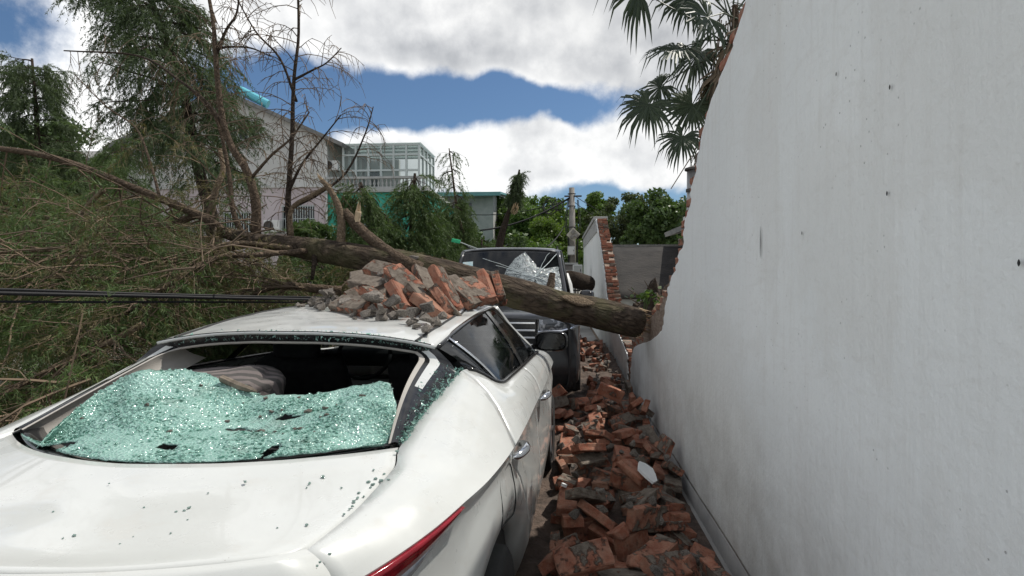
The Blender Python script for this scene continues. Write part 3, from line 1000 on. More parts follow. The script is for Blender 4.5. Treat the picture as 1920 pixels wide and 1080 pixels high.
# rear fascia closes the body between the two fenders
rows = []
for k in range(NK):
    p = side_pt(.17, k)
    rows.append([(p.x * s,   .17 - (.206 + .06 * math.sin(math.pi * min(k / 14, 1))) * (1 - s * s) ** .8, p.z + (.019 * (1 - s * s)) * max(0, 1 - k / 8)) for s in np.linspace(-1, 1, 25)])
b = MB(); b.grid(rows); solid(b.build('rear_bumper', M_paint, car, autosmooth=40), .01, -1)
# tail lights
for sgn in (1, -1):
    tl = MB(); up, mid, lo = [], [], []
    for u in np.linspace(.175, .58, 20):
        f = (u - .175) / (.58 - .175)
        z1 = Cz(u) - .006; zl = z1 - (.17 * (1 - f) ** 1.25 + .004)
        zm = z1 + (zl - z1) * (.52 + .48 * max(0, (f - .35) / .65))
        def P(z): return (sgn * (side_v(u, z) + .006), u, z)
        up.append([P(z1 + (zm - z1) * s) for s in (0, .33, .66, 1)])
        lo.append([P(zm + (zl - zm) * s) for s in (0, .5, 1)])
    tl.grid(up, flip=sgn < 0)
    for (x0, x1, z1, z0) in ((.665, .44, .90, .82),):
        tl.grid([[(sgn * (x0 + (x1 - x0) * i / 8),   .17 - .235 * (1 - ((x0 + (x1 - x0) * i / 8) / .67) ** 2) ** .8 - .008, z) for z in (z1, (z1 + z0) / 2, z0)] for i in range(9)], flip=sgn > 0)
    t_ = solid(tl.build('tail_light', M_red, car, smooth=True), .008, 0)
    c_ = MB(); c_.grid(lo, flip=sgn < 0)
    solid(c_.build('clear_lens', M_clear, t_, smooth=True), .006, 0)
    k_ = MB(); k_.tube([Vector(r[-1]) for r in up], .0035, 5); k_.build('lens_seam', M_rubber, t_)

# roof, dented by the bricks
def roof_pt(u, s):
    e = abs(s)
    v = Rv(u) * s
    z = Rz(u) + .052 * (1 - e ** 2.6)
    for (du, dv, r, dep) in ((1.95, .12, .34, .045), (2.45, -.05, .3, .05), (2.55, .42, .12, .014), (2.2, .47, .09, .012), (1.72, .40, .10, .010), (2.75, .30, .16, .018)):
        z -= dep * math.exp(-(((u - du) / r) ** 2 + ((v - dv) / r) ** 2))
    z += .004 * nz(u * 9, v * 9, 7) * (1 - e ** 3)
    return Vector((v, u, z))
b = MB(); b.grid([[roof_pt(u, s) for s in np.linspace(-1, 1, 41)] for u in np.linspace(1.36, 2.97, 46)])
roof = b.build('roof', M_paint, car, smooth=True); solid(roof, .012, -1)
for sgn in (1, -1):
    b = MB(); b.tube([roof_pt(u, sgn * .865) + Vector((0, 0, .0015)) for u in np.linspace(1.365, 2.95, 30)], .006, 6)
    b.build('roof_ditch_moulding', M_rubber, roof)
b = MB(); b.grid([[roof_pt(u, s) - Vector((0, 0, .035)) for s in np.linspace(-.94, .94, 17)] for u in np.linspace(1.40, 2.95, 20)], flip=True)
b.build('headliner', M_inner, car, smooth=True)
# rear window surround
OPT = Vector((.515, 1.395, 1.232)); OPB = Vector((.575, .765, 1.035))
def open_edge(s, sgn):
    p = OPB.lerp(OPT, s) + Vector((-.016 * math.sin(math.pi * s), 0, .012 * math.sin(math.pi * s)))
    # rounded upper corner
    if s > .86: p.x -= (s - .86) ** 2 * 2.4
    return Vector((sgn * p.x, p.y, p.z))
b = MB()
rows = []
for (dz, du) in ((0.004, 0.0), (-.012, .004), (-.030, .014), (-.042, .022)):
    rows.append([roof_pt(1.362, s) + Vector((0, du, dz)) for s in np.linspace(-.97, .97, 33)])
b.grid(rows); b.build('window_header', M_black, car, smooth=True)
b = MB()
top = [roof_pt(1.362, s) + Vector((0, .028, -.047)) for s in np.linspace(-.88, .88, 27)]
b.tube(top, .007, 6); b.build('seal', M_beige, car, smooth=True)
for sgn in (1, -1):
    b = MB()
    rows = []
    for t in np.linspace(0, 1, 25):
        o_ = open_edge(t, sgn)
        ub = .765 + (1.375 - .765) * t
        a_ = Vector((sgn * (Av(ub) - .002), ub, Az(ub) - .003))
        if t > .93:
            a_ = a_.lerp(Vector((sgn * Rv(1.36), 1.362, Rz(1.36) - .006)), (t - .93) / .07)
        rows.append([o_.lerp(a_, s) + Vector((sgn * .006, 0, .010)) * math.sin(math.pi * s) for s in np.linspace(0, 1, 9)])
    n_f = len(b.f)
    b.grid(rows, flip=sgn > 0)
    for fi in range(len(b.f)):
        i, j = divmod(fi, 8)
        b.mi[fi] = 1 if (j in (2, 3) and i > 12) else (2 if j < 1 else 0)
    o = b.build('rear_pillar', [M_black, M_paint, M_beige], car, smooth=True)
    # beige inner lining of the pillar
    b = MB()
    rows = []
    for t in np.linspace(-.05, 1, 15):
        o_ = open_edge(max(t, 0), sgn) + Vector((0, 0, .001))
        inn = Vector((sgn * (.545 - .09 * t), .86 + .66 * t, .985 + .19 * t))
        rows.append([o_.lerp(inn, s) + Vector((sgn * .02 * math.sin(math.pi * s), 0, 0)) for s in np.linspace(0, 1, 6)])
    b.grid(rows, flip=sgn < 0); b.build('pillar_lining', M_beige, car, smooth=True)
    # side glass from belt to roof edge
    def glass_pt(s, q, inset=.008):
        ua_ = 1.405 + s * (3.315 - 1.405); u_r = 1.385 + s * (3.355 - 1.385)
        a_ = Vector((Av(ua_), ua_, Az(ua_))); r_ = Vector((Rv(u_r), u_r, Rz(u_r) - .006))
        p = a_.lerp(r_, q); p.x += .016 * math.sin(math.pi * q) - inset
        return Vector((sgn * p.x, p.y, p.z))
    for (s0, s1, nm) in ((.0, .075, 'quarter_window'), (.085, .43, 'rear_door_window'), (.47, .985, 'front_door_window')):
        b = MB(); rows = []
        for i in range(17):
            row = []
            for q in np.linspace(0.03, .97, 9):
                s = s0 + (s1 - s0) * i / 16
                lean = .13 * (q - .0) * math.exp(-((s - .45) / .16) ** 2)
                row.append(glass_pt(min(s + lean, .99), q))
            rows.append(row)
        b.grid(rows, flip=sgn < 0); b.build(nm, M_glass, car, smooth=True)
    b = MB()
    rows = [[glass_pt(min(s + .13 * q * math.exp(-((s - .45) / .16) ** 2), .99), q, .002) for q in np.linspace(0, 1, 9)] for s in np.linspace(.425, .475, 4)]
    b.grid(rows, flip=sgn < 0); b.build('centre_pillar', M_black, car, smooth=True)
    b = MB(); b.tube([glass_pt(.08, q, -.001) for q in np.linspace(0.02, .98, 9)], .007, 6); b.build('window_divider', M_chrome, car, smooth=True)
    b = MB(); b.tube([glass_pt(s, 0.0, .0) for s in np.linspace(0, 1, 50)], .011, 6); b.build('belt_moulding', M_black, car, smooth=True)
    b = MB(); b.tube([glass_pt(s, 1.0, .0) + Vector((0, 0, -.006)) for s in np.linspace(0, 1, 40)], .011, 6); b.build('window_frame', M_black, car, smooth=True)
    # front pillar
    b = MB(); b.tube([Vector((sgn * (Rv(u) - .02), u + .02, Rz(u) + .002)) for u in np.linspace(2.93, 3.36, 12)], .028, 8); b.build('front_pillar', M_paint, car, smooth=True)
    # door mirror
    mu, mv, mz = 3.13, .895, 1.10
    b = MB()
    for i, (yy, sc) in enumerate(((-.055, .90), (-.045, 1.0), (0.0, 1.0), (.05, .86), (.085, .5), (.095, .12))):
        n = 20
        for k in range(n):
            a = 2 * math.pi * k / n
            cx, cz2 = math.cos(a), math.sin(a)
            b.v.append((sgn * (mv + .105 * sc * math.copysign(abs(cx) ** .6, cx)), mu + yy, mz + .070 * sc * math.copysign(abs(cz2) ** .6, cz2)))
        if i:
            for k in range(n):
                b.face(((i - 1) * n + k, (i - 1) * n + (k + 1) % n, i * n + (k + 1) % n, i * n + k))
    b.face(list(range(100, 120)))
    mr = b.build('door_mirror', M_black, car, smooth=True, fix=True)
    b = MB(); b.v = [(sgn * (mv + .088 * math.copysign(abs(math.cos(a)) ** .6, math.cos(a))), mu - .050, mz + .056 * math.copysign(abs(math.sin(a)) ** .6, math.sin(a))) for a in np.linspace(0, 6.283, 21)[:-1]]
    b.face(range(20)); b.build('mirror_glass', M_glass, mr)
    b = MB(); b.bar((sgn * .775, mu + .03, mz - .05), (sgn * (mv - .06), mu + .02, mz - .02), .05, .035); b.build('mirror_arm', M_black, mr)
    # wheels
    for wc, wr in WH:
        b = MB(); b.lathe([(-.09, .20), (-.10, .28), (-.085, .305), (0, .312), (.085, .305), (.10, .28), (.09, .20)], 28)
        wl = b.build('wheel', M_tyre, car, smooth=True); wl.location = (sgn * .775, wc, .312)
        b = MB(); b.lathe([(.05, .20), (.07, .205), (.085, .20), (.07, .18), (.02, .175)], 28)
        for k in range(5):
            a = 2 * math.pi * k / 5
            b.bar((.06 * sgn, 0, 0), (.07 * sgn, .19 * math.cos(a), .19 * math.sin(a)), .05, .02)
        b.build('rim', M_rim, wl)
# windscreen, hood, nose
b = MB(); rows = []
for i in range(9):
    f = i / 8; u = 2.96 + f * .80
    z = Rz(2.95) + .03 + (.975 - Rz(2.95) - .03) * f
    hw = .54 + .19 * f
    rows.append([(hw * s, u - .10 * s * s * (1 - f * .3), z - .03 * s * s) for s in np.linspace(-1, 1, 15)])
b.grid(rows); b.build('windscreen', M_glass, car, smooth=True)
b = MB(); b.grid([[(Av(u) * s, u, Az(u) + .05 * (1 - s * s) - .012 * math.exp(-((u - 4.1) / .3) ** 2)) for s in np.linspace(-1, 1, 17)] for u in np.linspace(3.62, 4.66, 18)])
solid(b.build('hood', M_paint, car, smooth=True), .01, -1)
rows = []
for k in range(NK):
    p = side_pt(4.68, k)
    rows.append([(p.x * s, 4.68 + .08 * (1 - s * s), p.z) for s in np.linspace(-1, 1, 13)])
b = MB(); b.grid(rows, flip=True); b.build('front_bumper', M_paint, car, smooth=True)
b = MB(); b.box((0, 4.775, .55), (.7, .02, .18)); b.build('grille', M_black, car)
for sgn in (1, -1):
    b = MB(); b.grid([[(sgn * (Cv(u) + .006), u, Cz(u) - dz) for dz in (.0, .05, .10)] for u in np.linspace(4.2, 4.6, 8)]); b.build('headlight', M_clear, car, smooth=True)
# cabin: floor pan, shelf, seats
b = MB(); b.box((0, 2.4, .42), (1.60, 3.9, .42)); b.build('floor_pan', M_rubber, car)
b = MB(); b.box((0, 2.2, .72), (1.36, 1.9, .16)); b.build('cabin_floor', M_inner, car)
b = MB(); b.grid([[(hw * s, u, z) for s in np.linspace(-1, 1, 9)] for (u, z, hw) in ((.46, .975, .60), (.70, .985, .60), (1.0, .975, .64), (1.30, .965, .66))])
solid(b.build('parcel_shelf', M_inner, car), .02)
b = MB(); b.grid([[(.58 * s, .484 + .275 * s * s + du, 1.024 + .010 * s * s - du * .10) for s in np.linspace(-1, 1, 31)] for du in (.0, .04, .085)])
solid(b.build('glass_border', M_black, car, smooth=True), .004)
def seat(cx, u0, hw, top, nm, hr=True):
    b = MB()
    rows = []
    for i in range(9):
        f = i / 8
        rows.append([(cx + hw * s * (1 - .12 * f), u0 + .10 * (1 - f) * 0 - .18 * f + .05 * s * s, .72 + (top - .72) * f) for s in np.linspace(-1, 1, 9)])
    b.grid(rows)
    o = b.build(nm, M_inner, car, smooth=True); solid(o, .12, 0); 
    if hr:
        for hx in ((0,) if hw < .4 else (-.36, .36)):
            b = MB(); b.box((cx + hx, u0 - .19, top + .07), (.24, .09, .13)); bevel(b.build('headrest', M_inner, o), .03, 3)
    return o
seat(0, 1.50, .66, 1.00, 'rear_seat_back', False)
seat(-.36, 2.35, .25, 1.08, 'front_seat'); seat(.36, 2.35, .25, 1.08, 'front_seat')
b = MB(); b.box((0, 3.45, .93), (1.4, .35, .12)); bevel(b.build('dashboard', M_inner, car), .04, 3)
b = MB()
b.tube([Vector((-.36 + .18 * math.cos(a), 3.16 + .06 * math.sin(a), .98 + .17 * math.sin(a))) for a in np.linspace(0, 6.283, 25)], .014, 6); b.build('steering_wheel', M_rubber, car, smooth=True)

# the sagging sheet of shattered rear glass
def cloc(px_, py_, d_): return CAR_I @ at(px_, py_, d_)
inner = [cloc(*q) for q in ((70, 838, 1.62), (130, 782, 1.76), (205, 722, 1.92), (290, 694, 2.02), (385, 702, 2.08), (470, 735, 2.05), (520, 742, 2.03), (570, 737, 2.04), (650, 730, 2.05), (715, 716, 2.04), (742, 752, 1.93), (735, 810, 1.82))]
inner = smooth_path(inner, 8)
NI = len(inner)
rgl = random.Random(77)
def sheet_pt(i, q):
    vp = -.86 + 1.80 * (i / (NI - 1))
    vp = max(-1, min(.97, vp))
    base = Vector((.60 * vp, .506 + .262 * vp * vp, 1.036 + .010 * vp * vp))
    e = inner[i].copy()
    jag = .05 * nz(i * .35, 3.3) + .035 * nz(i * .9, 1.1) + .02 * nz(i * 2.7, 5.1)
    p = base.lerp(e, q * (1 + jag))
    hmp = math.sin(math.pi * min(q, 1))
    p.z += -.022 * hmp + .045 * hmp * nz(p.x * 4, p.y * 6, 2) + .018 * hmp * abs(nz(p.x * 7 + p.y * 5, p.y * 9 - p.x * 4, 12)) + .016 * q * nz(p.x * 13, p.y * 13, 5) + .004 * nz(p.x * 40, p.y * 40, 9)
    p.z += .012 * hmp * math.sin(p.x * 9 + p.y * 11)
    return p
NQ = 34
SH = [[sheet_pt(i, j / NQ) for j in range(NQ + 1)] for i in range(NI)]
b = MB()
b.grid(SH)
# a few cells have fallen out
holes = [(-.30, .585, .055, .026), (.13, .80, .06, .012), (.30, .62, .018, .05), (.02, .60, .03, .02), (-.50, .60, .10, .012), (.22, .88, .05, .010)]
keep = []
for fc in b.f:
    c = sum((Vector(b.v[k]) for k in fc), Vector()) / 4
    if not any(((c.x - hx) / ra) ** 2 + ((c.y - hy) / rb) ** 2 < 1 + .5 * nz(c.x * 60, c.y * 60) for hx, hy, ra, rb in holes): keep.append(fc)
b.f = keep; b.mi = [0] * len(keep)
sheet = b.build('shattered_rear_window', M_crush, car, smooth=True); solid(sheet, .004, 0)
tri = []
for k in range(17000):
    i = rgl.randrange(NI - 1); j = min(int(rgl.random() ** .9 * NQ), NQ - 1)
    p = SH[i][j].lerp(SH[i + 1][j + 1], rgl.random()) + (SH[i + 1][j] - SH[i][j]) * rgl.uniform(-.5, .5)
    if any(((p.x - hx) / ra) ** 2 + ((p.y - hy) / rb) ** 2 < 1 for hx, hy, ra, rb in holes): continue
    n_ = (SH[i + 1][j] - SH[i][j]).cross(SH[i][j + 1] - SH[i][j])
    if n_.length < 1e-9: continue
    if nz(p.x * 7, p.y * 9, 4) + .5 * nz(p.x * 19, p.y * 23, 8) < rgl.uniform(-.35, .45): continue
    n_.normalize()
    if n_.z < 0: n_ = -n_
    n_ = (n_ + Vector((rgl.gauss(0, .35), rgl.gauss(0, .35), rgl.gauss(0, .35)))).normalized()
    x_ = n_.orthogonal().normalized(); y_ = n_.cross(x_)
    a0 = rgl.uniform(0, 6.28); r_ = rgl.uniform(.002, .0068)
    c = p + Vector((0, 0, .004))
    q_ = [c + x_ * (r_ * math.cos(a0 + t)) + y_ * (r_ * math.sin(a0 + t)) for t in (0, 1.5, 3.2, 4.6)]
    tri.append((q_[0], q_[1], q_[2])); tri.append((q_[0], q_[2], q_[3]))
crumbs = tris_obj('glass_crumbs', np.array([[tuple(p) for p in t] for t in tri]), M_crumb, sheet); stuff(crumbs)
# crumbs still sticking to the window frame
tri = []
for k in range(1600):
    t = rgl.random(); s = rgl.random() ** 2
    if rgl.random() < .5:
        o_ = open_edge(t * .95, 1); ub = .765 + .6 * t
        p = Vector((Av(ub), ub, Az(ub))).lerp(o_, s * .6) + Vector((.004, 0, .006))
    else:
        p = roof_pt(1.362, rgl.uniform(-.9, .95)) + Vector((0, rgl.uniform(0, .02), rgl.uniform(-.03, .004)))
    r_ = rgl.uniform(.002, .006)
    tri.append([p + Vector((rgl.gauss(0, r_), rgl.gauss(0, r_), rgl.gauss(0, r_))) for _ in range(3)])
stuff(tris_obj('frame_crumbs', np.array([[tuple(p) for p in t] for t in tri]), M_crumb, car))
# loose crumbs on the trunk lid and fender
def frag_mesh(seed):
    rgf = random.Random(seed)
    bm = bmesh.new(); bmesh.ops.create_cube(bm, size=1.0)
    for v in bm.verts: v.co = Vector((v.co.x * rgf.uniform(.7, 1.5), v.co.y * rgf.uniform(.6, 1.1), v.co.z * .6)) + Vector((rgf.uniform(-.2, .2), rgf.uniform(-.2, .2), 0))
    bmesh.ops.bevel(bm, geom=bm.edges[:], offset=.12, segments=1, affect='EDGES')
    me = bpy.data.meshes.new('glass_fragment'); bm.to_mesh(me); bm.free(); me.materials.append(M_loose)
    return me
FR = [frag_mesh(i) for i in range(4)]
frag_px = [(460, 905, 9), (355, 953, 8), (345, 958, 6), (330, 960, 5), (140, 1005, 8), (118, 1010, 5), (270, 952, 5), (100, 960, 5), (580, 908, 7), (575, 915, 5), (605, 895, 9), (690, 905, 8), (700, 910, 9), (705, 898, 7), (714, 903, 10), (695, 915, 6), (728, 902, 9), (670, 935, 7), (664, 942, 8), (660, 950, 6), (682, 932, 6), (645, 965, 6), (575, 985, 7), (618, 1040, 8), (600, 1055, 7), (595, 1062, 6), (720, 890, 6), (672, 925, 6), (655, 955, 5), (745, 848, 8), (700, 882, 6), (250, 1007, 4), (205, 907, 4), (320, 1000, 4), (390, 925, 4), (520, 990, 4), (225, 1020, 4), (352, 975, 4), (640, 915, 5)]
for n_, (fx, fy, fs) in enumerate(frag_px):
    z = 1.03
    for it in range(3):
        v = ray(fx, fy); d_ = (z - CAM_H) / v.z
        p = Vector((0, 0, CAM_H)) + v * d_
        l = CAR_I @ p
        z = lid_z(l.x, l.y) if abs(l.x) < .63 else side_pt(max(l.y, .2), 1).z
    o = link('glass_fragment', rgl.choice(FR))
    s = fs / FPX * p.y * .75
    o.location = p + Vector((0, 0, s * .28)); o.scale = (s, s, s); o.rotation_euler = (rgl.uniform(-.2, .2), rgl.uniform(-.2, .2), rgl.uniform(0, 6.28))
    tag(o, 'small green safety glass crumb lying on the white trunk lid', 'glass crumb', 'glass crumbs on the trunk lid')
# mortar and bark crumbs lying on the glass sheet
for k in range(26):
    i = rgl.randrange(4, NI - 4); j = rgl.randrange(6, NQ - 1)
    if k < 15: i = min(max(int(NI * .66 + rgl.gauss(0, 6)), 4), NI - 4); j = min(max(int(NQ * .6 + rgl.gauss(0, 5)), 4), NQ - 2)
    p = CAR_M @ SH[i][j]; s_ = rgl.uniform(.008, .024)
    o = link('debris_crumb', rgl.choice(LUMPS)); o.location = p + Vector((0, 0, s_ * .3)); o.scale = (s_ * rgl.uniform(.8, 2), s_, s_); o.rotation_euler = (0, 0, rgl.uniform(0, 6))
    tag(o, 'mortar crumb lying on the shattered green rear window', 'mortar crumb', 'crumbs on the shattered rear window')
b = MB()
pp_ = [CAR_M @ (inner[int(NI * f)] + Vector((0, -.012, .012))) for f in (.40, .43, .46, .475)]
b.tube([p - pp_[0] for p in pp_], [.012, .016, .011, .004], 7, jit=.3, rng=rgl)
o = b.build('bark_piece', pmat('bark_scrap', (.10, .08, .06), .95, col2=(.22, .18, .14), scale=30, bump=.8)); o.location = pp_[0]
tag(o, 'grey bark scrap lying along the torn edge of the shattered rear window', 'bark')
# cushion in the back of the car
def stripe_material():
    m = bpy.data.materials.new('striped_cushion_cloth'); m.use_nodes = True
    t = NT(m.node_tree)
    tco = t.n('ShaderNodeTexCoord').outputs['Object']
    wv = t.n('ShaderNodeTexWave', wave_type='BANDS', bands_direction='Y'); t.l(tco, wv.inputs['Vector'])
    wv.inputs['Scale'].default_value = 9; wv.inputs['Distortion'].default_value = 1.2; wv.inputs['Detail'].default_value = 2
    c = t.mix(t.map(wv.outputs['Fac'], .35, .6), (0.17, 0.145, 0.138), (0.08, 0.074, 0.07))
    c = t.mix(t.map(t.noise(tco, 3.5, 2), .60, .66), c, (0.42, 0.30, 0.09))
    p = t.n('ShaderNodeBsdfPrincipled'); t.l(c, p.inputs['Base Color']); p.inputs['Roughness'].default_value = .95
    t.l(t.bump(t.noise(tco, 8, 4), .5, .03), p.inputs['Normal'])
    o = t.n('ShaderNodeOutputMaterial'); t.l(p.outputs[0], o.inputs[0])
    return m
bm = bmesh.new(); bmesh.ops.create_icosphere(bm, subdivisions=4, radius=1)
for v in bm.verts:
    p = v.co.copy()
    e = Vector((math.copysign(abs(p.x) ** .7, p.x) * .30, math.copysign(abs(p.y) ** .8, p.y) * .13, math.copysign(abs(p.z) ** .8, p.z) * .105))
    e *= 1 + .13 * mnoise.noise(p * 2.2) + .04 * mnoise.noise(p * 6)
    v.co = e
me = bpy.data.meshes.new('cushion'); bm.to_mesh(me); bm.free(); me.materials.append(stripe_material())
me.polygons.foreach_set('use_smooth', [True] * len(me.polygons))
cu = link('cushion', me); cu.location = CAR_M @ Vector((-.30, 1.29, 1.045)); cu.rotation_euler = (.35, -.12, .12)
tag(cu, 'striped beige cushion on the parcel shelf inside the white car', 'cushion')
# ------------------------------------------------------------------ bark, foliage generators
def bark_material(name, c1, c2, along=(0.22, 1, 1), scale=22, moss=0.0):
    m = bpy.data.materials.new(name); m.use_nodes = True
    t = NT(m.node_tree)
    tco = t.n('ShaderNodeTexCoord').outputs['Object']
    v = t.vmath('MULTIPLY', tco, along)
    wn_ = t.n('ShaderNodeTexNoise'); t.l(v, wn_.inputs['Vector']); wn_.inputs['Scale'].default_value = scale * .5; wn_.inputs['Detail'].default_value = 4
    v = t.vmath('ADD', v, t.vmath('SCALE', t.vmath('SUBTRACT', wn_.outputs['Color'], (.5, .5, .5)), s=.9 / scale * 2))
    r = t.vor(v, scale, 'DISTANCE_TO_EDGE')
    n_ = t.noise(v, scale * 1.3, 7, 0.65)
    f = t.map(t.math('ADD', t.math('MULTIPLY', r, 0.7), t.math('MULTIPLY', n_, 1.1)), 0.40, 0.85)
    c = t.mix(f, c1, c2)
    c = t.mix(t.map(t.noise(tco, 2.5, 5), .45, .7, 0, .5), c, tuple(x * .7 for x in c2))
    if moss:
        c = t.mix(t.math('MULTIPLY', t.map(t.noise(tco, 3.3, 6), .5, .62), moss), c, (0.11, 0.115, 0.05))
    p = t.n('ShaderNodeBsdfPrincipled'); t.l(c, p.inputs['Base Color']); p.inputs['Roughness'].default_value = .95
    p.inputs['Specular IOR Level'].default_value = .15
    t.l(t.bump(f, 1.0, .02), p.inputs['Normal'])
    o = t.n('ShaderNodeOutputMaterial'); t.l(p.outputs[0], o.inputs[0])
    return m
M_bark = bark_material('furrowed_cedar_bark', (0.028, 0.021, 0.016), (0.125, 0.095, 0.070), moss=.35)
M_limb = bark_material('limb_bark', (0.075, 0.055, 0.04), (0.19, 0.14, 0.10), (1, 1, 1), 30)
M_palebark = bark_material('pale_limb_bark', (0.16, 0.115, 0.075), (0.30, 0.23, 0.16), (1, 1, 1), 30)
M_darklimb = bark_material('dark_limb_bark', (0.035, 0.026, 0.020), (0.085, 0.065, 0.05), (1, 1, 1), 30)
M_twig = pmat('bare_twigs', (0.085, 0.060, 0.040), 0.95, col2=(0.19, 0.135, 0.088), scale=2.0)
M_wood = pmat('fresh_split_wood', (0.42, 0.30, 0.18), 0.9, col2=(0.62, 0.50, 0.34), scale=18, bump=.8, bscale=50, stretch=(.3, 1, 1))
M_needle = leafmat('cedar_needles', (0.050, 0.088, 0.030), (0.120, 0.165, 0.060), .6, .3)
M_needle_dk = leafmat('dark_cedar_needles', (0.046, 0.072, 0.036), (0.110, 0.145, 0.070), .6, .3)
M_needle_dry = leafmat('dry_brown_needles', (0.085, 0.072, 0.038), (0.18, 0.15, 0.075), .7, .25)
NR = np.random.default_rng(12)
def unit(a):
    return a / np.maximum(np.linalg.norm(a, axis=-1, keepdims=True), 1e-9)
def spray_tris(base, dirs, L, per=14, nl=.08, nw=.010, droop=.35, spread=.8):
    """feathery sprays: each a drooping spine set with flat needles"""
    base = np.asarray(base, float); dirs = unit(np.asarray(dirs, float)); L = np.asarray(L, float)
    n = len(base)
    t = NR.random((n, per)) ** .8
    down = np.array([0, 0, -1.0])
    p = base[:, None] + dirs[:, None] * (L[:, None] * t)[..., None] + down * (droop * L[:, None] * t ** 2)[..., None]
    tan = unit(dirs[:, None] + down * (2 * droop * t)[..., None])
    rnd = NR.normal(size=(n, per, 3)); rnd[..., 2] *= .6
    side = unit(np.cross(tan, rnd))
    nd = unit(tan * (1 - spread * .35) + side * spread + down * .25)
    ln = nl * (1.1 - .45 * t) * NR.uniform(.6, 1.25, (n, per))
    wd = unit(np.cross(nd, NR.normal(size=(n, per, 3)))) * (nw * NR.uniform(.6, 1.3, (n, per)))[..., None]
    tri = np.stack([p - wd, p + wd, p + nd * ln[..., None]], 2)
    return tri.reshape(-1, 3, 3)
class Wood:
    """twigs as thin three-sided tubes, gathered in one mesh"""
    def __init__(self): self.b = MB()
    def twig(self, pts, r0, r1, n=3):
        k = len(pts)
        self.b.tube(pts, [r0 + (r1 - r0) * i / (k - 1) for i in range(k)], n, caps=False)
def limb_path(p, d, L, rg, droop=.3, n=6, wob=.12, up=0.0):
    pts = [Vector(p)]; d = Vector(d).normalized()
    s = L / n
    for i in range(n):
        d = (d + Vector((rg.gauss(0, wob), rg.gauss(0, wob), rg.gauss(0, wob) - droop / n + up * (i / n) / n))).normalized()
        pts.append(pts[-1] + d * s)
    return pts
def along(pts, f):
    k = min(f * (len(pts) - 1), len(pts) - 1.0001); i = int(k)
    return pts[i].lerp(pts[i + 1], k - i), (pts[i + 1] - pts[i]).normalized()
def dress(pts, rg, W_, S, nsub=10, sub_len=.6, nspr=6, spr_len=.3, fol=1.0, r=.006, flat=.25, sub_droop=.5, start=.15, taper=True):
    """side shoots with hanging sprays along a limb; S collects (base, dir, len)"""
    for k in range(nsub):
        f = start + (1 - start) * (k + rg.random()) / nsub
        p, t = along(pts, f)
        sd = t.cross(Vector((0, 0, 1)))
        sd = sd.normalized() if sd.length > .1 else Vector((rg.gauss(0, 1), rg.gauss(0, 1), 0)).normalized()
        if k % 2: sd = -sd
        d = (sd + t * rg.uniform(.3, .9) + Vector((0, 0, rg.gauss(.05, flat)))).normalized()
        L = sub_len * rg.uniform(.6, 1.15) * ((1.1 - .7 * f) if taper else 1)
        sp = limb_path(p, d, L, rg, sub_droop, 4, .14)
        W_.twig(sp, r, r * .35)
        for j in range(nspr):
            q, tq = along(sp, .15 + .85 * (j + rg.random()) / nspr)
            if rg.random() > fol: continue
            dd = (tq * .8 + Vector((rg.gauss(0, .55), rg.gauss(0, .55), rg.gauss(-.15, .35)))).normalized()
            S.append((tuple(q), tuple(dd), spr_len * rg.uniform(.6, 1.25)))
def sprays_obj(name, S, mat, parent, off=(0, 0, 0), **kw):
    if not S: return None
    tri = spray_tris([s[0] for s in S], [s[1] for s in S], [s[2] for s in S], **kw)
    o = tris_obj(name, tri - np.array(off), mat, parent)
    return o

# ------------------------------------------------------------------ the fallen tree across the cars
TR = [(1196, 606, 6.08), (1175, 601, 6.03), (1120, 586, 5.95), (1050, 572, 5.70), (950, 545, 5.22), (850, 519, 4.80), (750, 493, 4.52), (650, 478, 4.42), (560, 463, 4.45), (480, 452, 4.6), (400, 430, 4.85)]
tr_r = [.146, .152, .152, .146, .132, .118, .106, .096, .080, .060, .042]
tp = smooth_path([at(*q) for q in TR], 10)
rr = pchip(list(range(len(TR))), tr_r)
ft_loc = at(1196, 606, 6.08)
fallen = thing('fallen_tree', 'thick fallen tree trunk lying across the wall and both cars with torn branches', 'tree', ft_loc)
ax = (tp[60] - tp[0]).normalized()
rotT = Matrix((ax, Vector((0, 0, 1)).cross(ax).normalized(), ax.cross(Vector((0, 0, 1)).cross(ax).normalized()))).transposed().to_4x4()
b = MB(); nseg = 44
loc_p = [rotT.inverted() @ (p - ft_loc) for p in tp]
for i in range(len(loc_p)):
    t = (loc_p[min(i + 1, len(loc_p) - 1)] - loc_p[max(i - 1, 0)]).normalized()
    x_ = t.cross(Vector((0, 0, 1))).normalized(); y_ = x_.cross(t)
    r0 = rr(i / 10)
    for k in range(nseg):
        a = 2 * math.pi * k / nseg
        dvec = x_ * math.cos(a) + y_ * math.sin(a)
        q = loc_p[i] + dvec * r0
        r = r0 * (1 + .10 * nz(q.x * 1.6, q.y * 3, q.z * 3) + .09 * abs(nz(q.x * 5, a * 4.5, 2)) + .06 * nz(q.x * 14, a * 9, 5))
        b.v.append(tuple(loc_p[i] + dvec * r))
for i in range(len(loc_p) - 1):
    for k in range(nseg):
        k2 = (k + 1) % nseg
        b.face((i * nseg + k, (i + 1) * nseg + k, (i + 1) * nseg + k2, i * nseg + k2))
b.face(list(range(nseg)))
trunk = b.build('trunk', M_bark, fallen, smooth=True)
trunk.matrix_local = rotT
rgt = random.Random(31)
